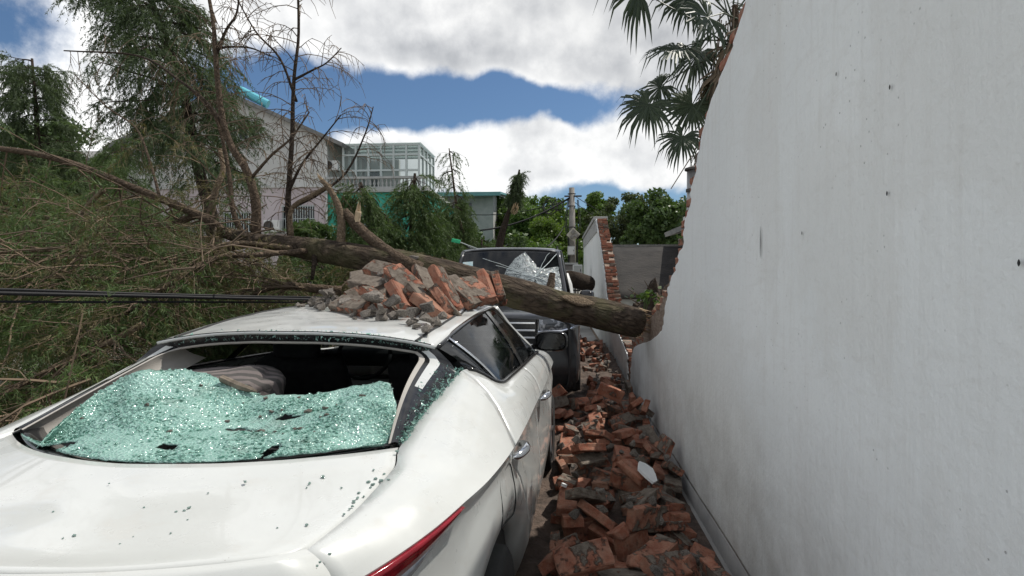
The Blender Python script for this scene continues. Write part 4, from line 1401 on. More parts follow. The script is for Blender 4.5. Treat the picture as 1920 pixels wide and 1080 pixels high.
# splintered butt and scars, in trunk space
b = MB()
for k in range(95):
    a = rgt.uniform(0, 6.283); r = .155 * math.sqrt(rgt.random())
    c = Vector((.02, r * math.cos(a), r * math.sin(a)))
    L = rgt.uniform(.03, .20); wq = rgt.uniform(.008, .022)
    tip = c + Vector((-L, rgt.gauss(0, .012), rgt.gauss(0, .012)))
    for s in range(3):
        a1 = s * 2.09; a2 = (s + 1) * 2.09
        b.tri(c + Vector((.03, wq * math.cos(a1), wq * math.sin(a1) * .5)), c + Vector((.03, wq * math.cos(a2), wq * math.sin(a2) * .5)), tip)
o = b.build('splintered_butt', M_wood, trunk)
def scar(i, ang, L, wd, nm='torn_bark'):
    b = MB(); rows = []
    for j in range(9):
        f = j / 8
        p = loc_p[min(i + int(f * L), len(loc_p) - 1)]
        t = (loc_p[i + 3] - loc_p[i]).normalized(); x_ = t.cross(Vector((0, 0, 1))).normalized(); y_ = x_.cross(t)
        ww = wd * math.sin(math.pi * (f * .9 + .05))
        rows.append([p + (x_ * math.cos(ang + s * ww) + y_ * math.sin(ang + s * ww)) * (rr((i + f * L) / 10) * 1.145 - .03 * abs(s) ** 2 * 0) for s in (-1, -.5, 0, .5, 1)])
    b.grid(rows)
    solid(b.build(nm, M_wood if nm == 'torn_bark' else M_palebark, trunk, smooth=True), .012, 0)
# limbs
def limb(name, pts, r0, r1, mat=M_limb, sub=5, n=8, jit=.08, broken=False):
    P = smooth_path([at(*q) for q in pts], sub)
    k = len(P)
    b = MB(); b.tube([p - ft_loc for p in P], [r0 + (r1 - r0) * (i / (k - 1)) ** .8 for i in range(k)], n, jit=jit, rng=rgt)
    o = b.build(name, mat, fallen, smooth=True)
    if broken:
        e = P[-1] - ft_loc; d = (P[-1] - P[-2]).normalized()
        b = MB()
        for j in range(7):
            s = Vector((rgt.gauss(0, 1), rgt.gauss(0, 1), rgt.gauss(0, 1))).normalized() * r1 * .6
            b.tube([e - d * .02 + s, e + d * rgt.uniform(.02, .09) + s * .9], [r1 * .45, .001], 4)
        b.build('broken_end', M_wood, o)
    return P
W1 = Wood(); S1 = []; S1d = []
def bare(P, nsub, sub_len, r=.005, droop=.9, start=.12, nspr=5, spr=.16):
    """hanging bare side twigs with finer twiglets"""
    for k in range(nsub):
        f = start + (1 - start) * (k + rgt.random()) / nsub
        p, t = along(P, f)
        sd = t.cross(Vector((rgt.gauss(0, 1), rgt.gauss(0, 1), .3))).normalized()
        d = (sd + t * rgt.uniform(.2, .8) + Vector((0, 0, .25))).normalized()
        sp = limb_path(p, d, sub_len * rgt.uniform(.5, 1.2), rgt, droop, 5, .12)
        W1.twig([q - ft_loc for q in sp], r, r * .4)
        for j in range(nspr):
            q, tq = along(sp, .2 + .8 * (j + rgt.random()) / nspr)
            tw = limb_path(q, (tq * .6 + Vector((rgt.gauss(0, .5), rgt.gauss(0, .5), rgt.gauss(-.3, .3)))), spr * rgt.uniform(.5, 1.3), rgt, .8, 2, .1)
            W1.twig([x - ft_loc for x in tw], r * .6, r * .3)
P = limb('limb', [(545, 445, 4.6), (540, 390, 4.6), (543, 330, 4.6), (548, 250, 4.62), (551, 150, 4.65), (560, 60, 4.7), (557, -60, 4.75)], .030, .009, M_darklimb); bare(P, 36, .5, .005, 1.1)
P = limb('limb', [(551, 150, 4.65), (585, 132, 4.68), (612, 118, 4.7), (640, 90, 4.75)], .012, .004, M_darklimb); bare(P, 12, .30, .004, 1.1)
P = limb('limb', [(541, 360, 4.6), (565, 310, 4.5), (600, 265, 4.4), (640, 215, 4.3)], .014, .004, M_darklimb); bare(P, 16, .4, .004, 1.0)
P = limb('limb', [(546, 390, 4.6), (600, 362, 4.7), (650, 322, 4.75), (685, 250, 4.8), (700, 200, 4.85)], .016, .004, M_darklimb); bare(P, 18, .34, .004, 1.1)
P = limb('limb', [(480, 440, 4.7), (479, 375, 4.7), (462, 320, 4.7), (432, 270, 4.7), (414, 205, 4.7), (404, 100, 4.7), (398, 30, 4.75), (378, -70, 4.8)], .046, .012, M_limb); bare(P, 26, .4, .005, .8, .35)
P = limb('limb', [(406, 92, 4.7), (430, 88, 4.7), (470, 90, 4.7), (508, 106, 4.7)], .014, .004, M_darklimb); bare(P, 10, .25, .004, 1.)
P = limb('limb', [(404, 105, 4.7), (425, 55, 4.75), (445, 20, 4.8), (450, -60, 4.85)], .016, .006, M_darklimb); bare(P, 10, .25)
P = limb('limb', [(556, 190, 4.65), (525, 110, 4.7), (480, 60, 4.7), (440, -10, 4.7)], .012, .005, M_darklimb); bare(P, 12, .25)
P = limb('limb', [(415, 230, 4.7), (385, 190, 4.8), (335, 150, 4.9), (260, 105, 5.0), (120, 95, 5.1)], .020, .006, M_darklimb); bare(P, 26, .4, .004, .9)
P = limb('limb', [(470, 335, 4.7), (510, 290, 4.7), (545, 260, 4.7), (580, 210, 4.7)], .015, .006, M_limb); bare(P, 10, .3)
P = limb('limb', [(455, 440, 4.8), (437, 395, 4.8), (430, 330, 4.85), (418, 265, 4.9), (400, 215, 4.9), (350, 160, 5.0)], .028, .008, M_limb); bare(P, 14, .35)
P = limb('limb', [(392, 415, 4.9), (405, 355, 4.9), (418, 320, 4.95), (412, 280, 5.0)], .035, .018, M_palebark)
P = limb('limb', [(300, 372, 4.7), (280, 300, 4.8), (255, 240, 4.9), (200, 200, 5.0), (140, 140, 5.1)], .014, .004, M_limb); bare(P, 18, .35, .003)
P = limb('limb', [(638, 468, 4.42), (640, 420, 4.42), (634, 385, 4.42), (618, 355, 4.42), (604, 338, 4.42)], .038, .019, M_palebark, broken=True)
P = limb('limb', [(790, 505, 4.5), (745, 484, 4.45), (700, 452, 4.45), (668, 422, 4.45), (645, 396, 4.45)], .055, .036, M_limb)
P = limb('limb', [(667, 424, 4.45), (670, 410, 4.44), (672, 396, 4.43)], .026, .024, M_wood, broken=True)
P = limb('limb', [(545, 442, 4.58), (547, 392, 4.55), (585, 366, 4.5), (620, 347, 4.45)], .024, .014, M_palebark)
# the long limbs that reach out to the left
PA = limb('limb', [(440, 446, 4.7), (370, 402, 4.6), (250, 352, 4.45), (150, 312, 4.35), (60, 287, 4.3), (-80, 270, 4.3)], .038, .020, M_limb)
PB = limb('limb', [(560, 466, 4.4), (430, 456, 4.2), (350, 492, 4.1), (190, 472, 4.0), (80, 470, 3.9), (-80, 478, 3.9)], .018, .010, M_palebark)
PC = limb('limb', [(575, 470, 4.35), (480, 478, 4.1), (400, 485, 3.9), (300, 545, 3.6), (240, 585, 3.5), (185, 645, 3.4)], .022, .012, M_limb)
PD = limb('limb', [(268, 608, 3.35), (200, 645, 3.3), (100, 690, 3.2), (20, 735, 3.1), (-80, 770, 3.1)], .020, .017, M_palebark)
PE = limb('limb', [(640, 545, 4.6), (580, 540, 4.5), (520, 536, 4.4), (440, 556, 4.3), (360, 545, 4.2)], .040, .022, M_limb)
PF = limb('limb', [(590, 480, 4.35), (588, 505, 4.3), (585, 525, 4.3)], .022, .012, M_darklimb)
PG = limb('limb', [(370, 402, 4.6), (300, 425, 4.8), (180, 430, 5.0), (60, 400, 5.2), (-60, 380, 5.3)], .035, .015, M_limb)
PH = limb('limb', [(480, 455, 4.6), (390, 470, 5.0), (260, 500, 5.4), (100, 540, 5.6), (-60, 560, 5.8)], .04, .015, M_limb)
PI_ = limb('limb', [(420, 470, 4.3), (300, 520, 3.9), (150, 520, 3.6), (0, 518, 3.5), (-100, 515, 3.5)], .012, .008, M_palebark)
PJ = limb('limb', [(195, 355, 4.3), (165, 385, 4.3), (130, 430, 4.2)], .020, .012, M_palebark)
# crown of the fallen tree: a tangle left of the car
def tangle(P, n, Lr, up, fol, dry, seed, nsub=7, spr=.32, start=.1):
    rg_ = random.Random(seed)
    for k in range(n):
        f = start + (1 - start) * (k + rg_.random()) / n
        p, t = along(P, f)
        d = Vector((rg_.gauss(0, .8), rg_.gauss(.15, .8), rg_.gauss(up, .45))) + t * .5
        lp = limb_path(p, d, rg_.uniform(*Lr), rg_, .55, 6, .13)
        if any(q.x > -2.12 and q.y < 6.2 and q.z < 1.75 and q.x < .2 for q in lp):
            lp = [q for q in lp]
            d.x = -abs(d.x) - .5
            lp = limb_path(p, d, rg_.uniform(*Lr), rg_, .45, 6, .1)
        lp = [Vector((q.x, q.y, max(q.z, .06))) for q in lp]
        W1.twig([q - ft_loc for q in lp], .008, .003, 4)
        S = S1d if rg_.random() < dry else S1
        tmpS = []
        dress(lp, rg_, _W1L, tmpS, nsub, .5, 6, spr, fol, .0035, .3, .5)
        S.extend(tmpS)
class _WL:
    def twig(self, pts, r0, r1, n=3):
        W1.twig([q - ft_loc for q in pts], r0, r1, n)
_W1L = _WL()
tangle(PA, 16, (.6, 1.2), -.8, .6, .35, 1)
tangle(PB, 26, (.6, 1.2), .0, .75, .45, 2)
tangle(PC, 14, (.4, .8), -.1, .7, .5, 3)
tangle(PD, 18, (.5, 1.1), -.1, .8, .2, 4)
tangle(PG, 34, (.7, 1.6), .05, .65, .3, 5)
tangle(PH, 36, (.7, 1.6), .05, .65, .4, 6)
tangle(PI_, 22, (.5, 1.1), -.2, .65, .3, 7)
tangle(PE, 22, (.5, 1.1), -.1, .35, .6, 8)
def inside_car(p): return -2.06 < p[0] < -.12 and 1.0 < p[1] < 5.8 and p[2] < 1.42
# low heap that hides the ground between the limbs
rgh = random.Random(9)
for k in range(120):
    y = rgh.uniform(2.0, 8.5); x = rgh.uniform(-2.35 - (y - 2) * .55 - 1.6, -2.25) if y < 6 else rgh.uniform(-6.5, -1.9)
    p = Vector((x, y, rgh.uniform(.15, .55 + .18 * y)))
    d = Vector((rgh.gauss(-.2, 1), rgh.gauss(0, 1), rgh.gauss(.1, .35)))
    lp = limb_path(p, d, rgh.uniform(.7, 1.5), rgh, .3, 6, .12)
    lp = [Vector((min(q.x, -2.16) if q.y < 6 else q.x, q.y, max(q.z, .05))) for q in lp]
    W1.twig([q - ft_loc for q in lp], .009, .003, 3)
    tmpS = []
    dress(lp, rgh, _W1L, tmpS, 8, .5, 6, .32, .8, .003, .3, .4)
    (S1d if rgh.random() < .22 else S1).extend(tmpS)
# straight bare sticks lying over the heap
for k in range(55):
    px_ = rgh.uniform(-40, 470); py_ = rgh.uniform(420, 640) - max(0, (px_ - 250)) * .25
    p = at(px_, py_, rgh.uniform(3.3, 4.6))
    if inside_car(p): continue
    a = rgh.gauss(0, .5)
    d = Vector((-math.cos(a), rgh.gauss(0, .5), -math.sin(a) * .7))
    L = rgh.uniform(.5, 1.3)
    lp = limb_path(p - d.normalized() * L / 2, d, L, rgh, .15, 5, .07)
    if any(inside_car(q) for q in lp): continue
    W1.twig([q - ft_loc for q in lp], rgh.uniform(.004, .008), .002, 4)
S1 = [s for s in S1 if not inside_car(s[0])]; S1d = [s for s in S1d if not inside_car(s[0])]
stuff(W1.b.build('twigs', M_twig, fallen))
stuff(sprays_obj('green_foliage', S1, M_needle, fallen, ft_loc, per=44, nl=.050, nw=.0026, droop=.35, spread=.75))
stuff(sprays_obj('dry_foliage', S1d, M_needle_dry, fallen, ft_loc, per=26, nl=.060, nw=.0022, droop=.3, spread=.75))
print('fallen tree sprays', len(S1), len(S1d), 'twig faces', len(W1.b.f))
scar(24, 2.75, 8, .30, 'moss_patch')
# ------------------------------------------------------------------ bricks and mortar that fell on the car roof
def roof_world_z(x, y):
    l = CAR_I @ Vector((x, y, 0))
    u = min(max(l.y, 1.37), 2.96); s = max(-1, min(1, l.x / Rv(u)))
    return roof_pt(u, s).z
rp = Pile(-1.75, -.35, 2.3, 4.0, .02, lambda x, y: roof_world_z(x, y))
rgr = random.Random(404)
def rest_lump(x, y, s, lab='crumbled mortar lump lying on the white car roof'):
    l = CAR_I @ Vector((x, y, 0))
    if abs(l.x) > .50 or not 1.42 < l.y < 2.9: return
    r_ = rp.rest(x, y, rgr.uniform(0, 6.28), s * .8, s * .8, s * .5, .15, rgr)
    if r_:
        put(rgr.choice(LUMPS), r_[0], r_[1], 'mortar_chunk', lab, 'mortar lump', 'mortar lumps on the car roof', (s, s * rgr.uniform(.7, 1.1), s * rgr.uniform(.7, 1)))
# bed of whole bricks lying flat, mostly hidden by the leaning ones
for k in range(14):
    p = at(rgr.uniform(670, 860), 560, rgr.uniform(3.15, 3.85))
    r_ = rp.rest(p.x, p.y, rgr.uniform(0, 3.14), BL, BW, BH, .12, rgr)
    if r_: put(rgr.choice(CAKED), r_[0], r_[1], 'brick', 'red brick buried low in the heap on the white car roof', 'brick', 'bricks heaped on the car roof')
# the leaning bricks one can pick out: photo start, end, distance, roll, mortar side, label
lean = [((727, 532), (791, 607), 3.02, 1.0, 'bright orange-red brick standing on edge in front of the roof heap'),
        ((728, 503), (790, 553), 3.25, .35, 'broad brick caked in grey mortar on top of the roof heap'),
        ((681, 541), (752, 600), 3.12, .8, 'dark red brick leaning beside the orange-red brick on the roof'),
        ((626, 562), (697, 584), 3.05, .4, 'brown mortar-covered brick at the left end of the roof heap'),
        ((664, 520), (722, 545), 3.30, .5, 'red brick with pale mortar above the left end of the roof heap'),
        ((776, 503), (820, 556), 3.35, .8, 'mortar-faced brick leaning behind the broad caked brick on the roof'),
        ((806, 501), (866, 582), 3.15, .9, 'long brick crusted with brown mortar leaning down the roof heap'),
        ((790, 556), (838, 606), 2.98, .9, 'short red brick wedged below the crusted brick on the roof'),
        ((770, 540), (828, 598), 3.06, .9, 'dark brick standing between orange-red and wedged brick on the roof'),
        ((846, 524), (885, 572), 3.32, .6, 'tan brick end on the right of the roof heap'),
        ((872, 524), (916, 566), 3.42, .5, 'mortar-stained brick leaning beside the fallen trunk on the roof'),
        ((908, 514), (921, 562), 3.55, .9, 'bright red brick standing upright against the fallen trunk'),
        ((931, 520), (939, 562), 3.62, 1.3, 'thin tan brick standing upright next to the red one by the trunk'),
        ((696, 500), (742, 516), 3.55, .4, 'red brick lying at the back of the roof heap under the trunk'),
        ((820, 545), (852, 592), 3.08, 1.1, 'narrow brick edge showing beside the crusted brick on the roof'),
        ((705, 545), (765, 590), 3.22, .6, 'shadowed brick in the middle of the roof heap'),
        ((745, 520), (800, 580), 3.3, .7, 'brick filling the middle of the roof heap below the caked one'),
        ((660, 553), (715, 590), 3.2, .3, 'brick half buried under the dark red one on the roof')]
for (a, e, d_, roll, lab) in lean:
    A = at(a[0], a[1], d_ + .09); E = at(e[0], e[1], d_ - .05)
    X = (E - A).normalized()
    view = (A - Vector((0, 0, CAM_H))).normalized()
    n1 = X.cross(view).normalized()
    if n1.z < 0: n1 = -n1
    n2 = n1.cross(X)
    ang = max(0.0, 1.25 - roll)          # 0 shows the narrow edge, a quarter turn the broad face
    Z = (n1 * math.cos(ang) - n2 * math.sin(ang)).normalized()
    Yv = Z.cross(X)
    rot = Matrix((X, Yv, Z)).transposed() @ Matrix.Rotation(rgr.gauss(0, .16), 3, 'Z') @ Matrix.Rotation(rgr.gauss(0, .14), 3, 'Y')
    L = (E - A).length
    o = put(rgr.choice(BRICKS if (('orange-red' in lab and 'beside' not in lab and 'between' not in lab) or 'upright against' in lab or 'wedged below' in lab) else CAKED[:4]), (A + E) / 2, rot, 'brick', lab, 'brick', 'bricks heaped on the car roof', (max(.72, min(L / BL, 1.12)), 1, 1))
def nearz(px_, py_, d_):
    return at(px_, py_, d_)
# mortar lumps strewn along the foot of the heap
for k in range(64):
    f = rgr.random()
    px_ = 575 + 240 * f + rgr.uniform(-25, 25); d_ = 3.30 - .78 * f ** 1.2 + rgr.uniform(-.16, .16)
    p = at(px_, 600, d_)
    rest_lump(p.x, p.y, rgr.choice((.025, .035, .05, .07, .09)))
for (px_, d_, s) in ((700, 2.98, .15), (735, 2.85, .12), (775, 2.7, .10), (800, 2.75, .12), (650, 3.1, .12), (590, 3.2, .09), (620, 3.15, .08), (560, 3.25, .06), (840, 3.05, .09), (880, 3.4, .10), (830, 2.9, .07)):
    p = at(px_, 600, d_); rest_lump(p.x, p.y, s, 'large crumbled mortar lump at the foot of the roof heap')
for k in range(16):
    p = at(rgr.uniform(640, 900), 560, rgr.uniform(3.2, 3.8)); rest_lump(p.x, p.y, rgr.uniform(.05, .11))
# one lump caught on the trunk, one red chip on the right roof edge
o = put(LUMPS[2], at(773, 484, 4.5), Matrix.Identity(3), 'mortar_chunk', 'mortar lump caught on top of the fallen trunk', 'mortar lump', None, (.12, .1, .09))
o = put(BROKEN[1], at(950, 566, 4.05), Matrix.Rotation(.5, 3, 'Z'), 'brick', 'red brick chip at the front end of the white car roof', 'brick', None, (.45, .5, .6))
# ------------------------------------------------------------------ dark SUV facing the white car
M_suv = pmat('dark_grey_paint', (0.018, 0.020, 0.023), 0.30, coat=.8, col2=(0.035, 0.036, 0.038), scale=5, bump=.1, bscale=8, bdist=.01)
M_wglass = glass_material('windscreen_glass', (0.30, 0.34, 0.36), .72)
def crazed_material():
    m = bpy.data.materials.new('crazed_windscreen'); m.use_nodes = True
    t = NT(m.node_tree)
    tco = t.n('ShaderNodeTexCoord').outputs['Object']
    e = t.vor(tco, 55, 'DISTANCE_TO_EDGE')
    f = t.map(e, .0, .09, 1.0, 0.0)
    f = t.math('MAXIMUM', f, t.map(t.noise(tco, 14, 6), .42, .75, 0, .8))
    c = t.mix(f, (0.20, 0.23, 0.24), (0.62, 0.68, 0.68))
    p = t.n('ShaderNodeBsdfPrincipled'); t.l(c, p.inputs['Base Color']); p.inputs['Roughness'].default_value = .12
    t.l(t.bump(t.vor(tco, 55), .8, .008), p.inputs['Normal'])
    tr = t.n('ShaderNodeBsdfTransparent'); tr.inputs[0].default_value = (.5, .55, .55, 1)
    mx_ = t.n('ShaderNodeMixShader'); t.l(t.map(f, 0, 1, .45, .95), mx_.inputs[0])
    t.l(tr.outputs[0], mx_.inputs[1]); t.l(p.outputs[0], mx_.inputs[2])
    o = t.n('ShaderNodeOutputMaterial'); t.l(mx_.outputs[0], o.inputs[0])
    return m
M_crazed = crazed_material()
M_sticker = pmat('inspection_sticker', (0.30, 0.55, 0.62), .5, col2=(0.75, 0.78, 0.74), scale=14)
M_lamp = pmat('headlamp_lens', (0.10, 0.11, 0.12), .08, coat=.8, col2=(0.55, 0.57, 0.60), scale=18, lo=.5, hi=.6)
SUV = Vector((-.70, 6.45, 0))
suv = thing('suv', 'dark grey SUV with a smashed windscreen behind the fallen trunk', 'car', SUV)
HW = pchip([0, .10, .35, .9, 1.2, 3.6, 4.4, 4.75], [.80, .88, .93, .945, .95, .95, .93, .86])
TZ = pchip([0, .08, .25, .7, 1.15, 1.5, 3.0, 4.7], [1.06, 1.10, 1.13, 1.15, 1.16, 1.16, 1.17, 1.15])
SW = [(.88, .40), (3.75, .40)]
def sarch(u):
    z = .30
    for c, r in SW:
        if abs(u - c) < r: z = max(z, .37 + math.sqrt(r * r - (u - c) ** 2))
    return z
def sside(u):
    h = HW(u); top = TZ(u); lo = sarch(u)
    prof = [(-.10, top), (-.045, top - .012), (-.012, top - .05), (0, top - .14)]
    rest = [(.004, .4), (.004, .7), (-.01, .9), (-.05, 1.0)]
    zz = top - .14
    return [(h + a, u, z) for a, z in prof] + [(h + a, u, zz + (lo - zz) * f) for a, f in rest]
for sgn in (1, -1):
    for (a, b_, nm) in ((0.0, 1.27, 'front_fender'), (1.275, 2.35, 'front_door'), (2.355, 3.35, 'rear_door'), (3.355, 4.75, 'rear_fender')):
        b = MB(); b.grid([[(sgn * x, y, z) for x, y, z in sside(t)] for t in stations(a, b_, .06)], flip=sgn < 0)
        o = b.build(nm, M_suv, suv, autosmooth=35); solid(o, .012, -1)
        if 'door' in nm:
            b = MB(); b.tube(smooth_path([(sgn * .945, b_ - .26, .98), (sgn * .985, b_ - .2, .985), (sgn * .985, b_ - .1, .985), (sgn * .945, b_ - .05, .98)], 3), .012, 6); b.build('door_handle', M_suv, o)
    for wc, wr in SW:
        b = MB(); b.lathe([(-.11, .22), (-.125, .33), (-.10, .365), (0, .372), (.10, .365), (.125, .33), (.11, .22)], 26)
        wl = b.build('wheel', M_tyre, suv, smooth=True); wl.location = (sgn * .82, wc, .372)
        b = MB(); b.lathe([(.06 * sgn, .22), (.10 * sgn, .225), (.09 * sgn, .20), (.03 * sgn, .19)], 24)
        for k in range(6):
            a = 2 * math.pi * k / 6
            b.bar((.07 * sgn, 0, 0), (.085 * sgn, .21 * math.cos(a), .21 * math.sin(a)), .05, .02)
        b.build('rim', M_rim, wl)
WB, WTp = Vector((0, 1.22, 1.14)), Vector((0, 1.74, 1.915))     # foot and head of the windscreen
def ws(s, f, off=0.0):
    hw = .80 + (.675 - .80) * f
    p = WB.lerp(WTp, f)
    nrm = Vector((0, -(WTp.z - WB.z), (WTp.y - WB.y))).normalized()
    return Vector((hw * s, p.y + .10 * s * s, p.z - .022 * s * s * f)) + nrm * (off + .03 * math.sin(math.pi * f) * (1 - s * s))
b = MB(); b.grid([[(max(HW(u) - .10, .1) * s, u, TZ(u) + .03 * (1 - s * s)) for s in np.linspace(-1, 1, 19)] for u in np.linspace(.0, 1.24, 18)])
solid(b.build('hood', M_suv, suv, smooth=True), .012, -1)
b = MB(); b.grid([[ws(s, f) for s in np.linspace(-.97, .97, 25)] for f in np.linspace(.03, .97, 14)])
wsc = b.build('windscreen', M_wglass, suv, smooth=True)
b = MB(); b.grid([[ws(s, f, -.004) for s in np.linspace(-1.0, 1.0, 25)] for f in (.90, .95, 1.0)]); b.build('visor_band', M_black, suv, smooth=True)
def ws_px(px_, py_, off=.006):
    v = ray(px_, py_); c0 = Vector((0, 0, CAM_H)) - SUV
    nrm = Vector((0, -(WTp.z - WB.z), (WTp.y - WB.y))).normalized()
    p = c0 + v * ((WB - c0).dot(nrm) / v.dot(nrm))
    f = (p.z - WB.z) / (WTp.z - WB.z); hw = .80 - .125 * f
    return ws(max(-.96, min(.96, p.x / hw)), max(.03, min(.97, f)), off)
for poly in ([(984, 471), (966, 486), (950, 508), (942, 528), (975, 538), (998, 545), (1004, 522), (1006, 498)], [(1004, 502), (1022, 504), (1046, 498), (1056, 520), (1056, 548), (1030, 552), (1003, 540)]):
    b = MB(); c = ws_px(sum(p[0] for p in poly) / len(poly), sum(p[1] for p in poly) / len(poly), .012)
    b.v = [tuple(ws_px(*p)) for p in poly] + [tuple(c)]
    for k in range(len(poly)): b.face((k, (k + 1) % len(poly), len(poly)))
    b.build('crazed_patch', M_crazed, wsc)
M_crackline = pmat('glass_crack_edge', (0.62, 0.68, 0.68), .25)
rgc = random.Random(3)
for (e) in ((984, 470), (950, 514), (1045, 474), (1056, 500), (1056, 540), (1012, 552), (955, 540), (930, 500), (905, 485), (1030, 470)):
    pts = [ws_px(1003 + (e[0] - 1003) * k / 6 + (rgc.gauss(0, .6) if 0 < k < 6 else 0), 521 + (e[1] - 521) * k / 6 + (rgc.gauss(0, .6) if 0 < k < 6 else 0), .009) for k in range(7)]
    b = MB(); b.tube(pts,   .0028 if e != (1045, 474) else .0055, 4); b.build('crack', M_crackline, wsc)
b = MB(); rows = [[ws_px(x, y, .008) for x in (866, 876, 886)] for y in (490, 500, 512)]; b.grid(rows); b.build('sticker', M_sticker, wsc)
# roof
def sroof(u, s):
    hw = pchip([1.74, 1.85, 2.2, 3.5, 4.4, 4.6], [.675, .70, .73, .73, .70, .68])(u)
    z = pchip([1.74, 1.80, 2.0, 2.6, 3.6, 4.6], [1.915, 1.94, 1.955, 1.965, 1.95, 1.90])(u)
    return Vector((hw * s, u + (.10 * s * s if u < 1.9 else 0), z + .018 * (1 - s * s) - .03 * abs(s) ** 8))
b = MB(); b.grid([[sroof(u, s) for s in np.linspace(-1, 1, 25)] for u in (1.742, 1.76, 1.80, 1.88, 2.0, 2.4, 3.0, 3.6, 4.2, 4.6)])
ro = b.build('roof', M_suv, suv, smooth=True); solid(ro, .02, -1)
for sgn in (1, -1):
    b = MB(); b.tube([sroof(u, sgn * .9) + Vector((0, 0, .035)) for u in np.linspace(2.1, 4.4, 12)], .014, 6); b.build('roof_rail', M_black, ro, smooth=True)
    b = MB(); b.tube([ws(sgn * 1.0, f, -.004) for f in np.linspace(0, 1, 9)], .030, 8); b.build('front_pillar', M_suv, suv, smooth=True)
    def sg(u0, u1, q):
        # side window between belt and roof edge
        pass
    for (u0, u1, nm) in ((1.45, 2.38, 'front_window'), (2.46, 3.38, 'rear_window'), (3.46, 4.35, 'quarter_window')):
        b = MB()
        b.grid([[Vector((sgn * .87, u, 1.17)).lerp(Vector((sgn * sroof(max(u, 1.82), 1).x, max(u, 1.86 if u0 < 2 else u), 1.90)), q) for q in (0, .33, .66, 1)] for u in np.linspace(u0, u1, 6)], flip=sgn < 0)
        b.build(nm, M_wglass, suv)
    for u in (2.42, 3.42, 4.42):
        b = MB(); b.bar((sgn * .865, u, 1.15), (sgn * .71, u, 1.92), .07, .05); b.build('side_pillar', M_suv, suv)
    # mirror
    mx0 = Vector((sgn * 1.06, 1.50, 1.27))
    b = MB()
    for i, (yy, sc) in enumerate(((.05, .9), (.04, 1), (-.02, 1), (-.07, .8), (-.10, .3))):
        for k in range(16):
            a = 2 * math.pi * k / 16
            b.v.append((mx0.x + .10 * sc * math.copysign(abs(math.cos(a)) ** .6, math.cos(a)), mx0.y + yy, mx0.z + .10 * sc * math.copysign(abs(math.sin(a)) ** .6, math.sin(a))))
        if i:
            for k in range(16): b.face(((i - 1) * 16 + k, (i - 1) * 16 + (k + 1) % 16, i * 16 + (k + 1) % 16, i * 16 + k))
    b.face(range(64, 80)); b.face(range(16))
    mr = b.build('door_mirror', M_black, suv, smooth=True, fix=True)
    b = MB(); b.bar((sgn * .90, 1.52, 1.16), (sgn * 1.0, 1.5, 1.22), .06, .04); b.build('mirror_arm', M_black, mr)
    # headlight: slanted lens wrapping the corner with a bright blade
    b = MB()
    b.grid([[(sgn * x, y, z) for z in (zt, (zt + zb) / 2, zb)] for (x, y, zt, zb) in ((.46, -.012, 1.075, .93), (.58, -.008, 1.08, .93), (.72, .01, 1.085, .94), (.82, .06, 1.09, .97), (.895, .16, 1.095, 1.0), (.93, .30, 1.10, 1.04))], flip=sgn > 0)
    hl = b.build('headlight', M_lamp, suv, smooth=True); solid(hl, .012, 0)
    b = MB(); b.tube([(sgn * .46, -.03, .94), (sgn * .72, -.012, .952), (sgn * .83, .045, .98), (sgn * .91, .15, 1.015)], .016, 6); b.build('light_blade', M_chrome, hl)
    b = MB(); b.tube([(sgn * .46, -.02, 1.08), (sgn * .46, -.022, .93)], .012, 6); b.build('lamp_edge', M_chrome, hl)
# nose
rows = []
for (z, du) in ((1.08, .02), (.95, -.0), (.80, -.01), (.66, -.05), (.52, -.07), (.38, -.04), (.28, .05)):
    rows.append([((.80 if z > .7 else .88) * s, du + .10 * abs(s) ** 3, z) for s in np.linspace(-1, 1, 19)])
b = MB(); b.grid(rows, flip=True); b.build('front_bumper', M_suv, suv, smooth=True)
b = MB(); b.box((0, -.025, .92), (.88, .03, .32)); gr = b.build('grille', M_black, suv)
for k in range(4):
    b = MB(); b.bar((-.43, -.05, .80 + .08 * k), (.43, -.05, .80 + .08 * k), .030, .022); bevel(b.build('grille_bar', M_chrome, gr), .004)
b = MB(); b.box((0, 4.7, 1.45), (1.5, .06, .9)); b.build('tailgate', M_suv, suv)
b = MB(); b.box((0, 2.6, .75), (1.7, 4.0, .7)); b.build('floor_pan', M_rubber, suv)
b = MB(); b.box((0, 1.55, 1.12), (1.5, .5, .08)); bevel(b.build('dashboard', M_inner, suv), .02)
for sx in (-.38, .38):
    b = MB(); b.box((sx, 2.4, 1.25), (.48, .14, .55)); st = b.build('front_seat', M_inner, suv); bevel(st, .05, 3)
    b = MB(); b.box((sx, 2.42, 1.60), (.26, .09, .16)); bevel(b.build('headrest', M_inner, st), .03, 3)
for sx in (-.45, .15):
    b = MB(); b.tube([ws(sx, .03, .02), ws(sx + .35, .08, .02), ws(sx + .62, .10, .02)], .008, 5); b.build('wiper', M_rubber, suv)
# broken bough standing in front of the windscreen
Pb = [at(1030, 545, 5.62), at(1033, 530, 5.64), at(1036, 512, 5.66)]
limb_b = MB(); limb_b.tube([p - ft_loc for p in Pb], [.045, .036, .026], 8, jit=.15, rng=rgc); limb_b.build('limb', M_limb, fallen)
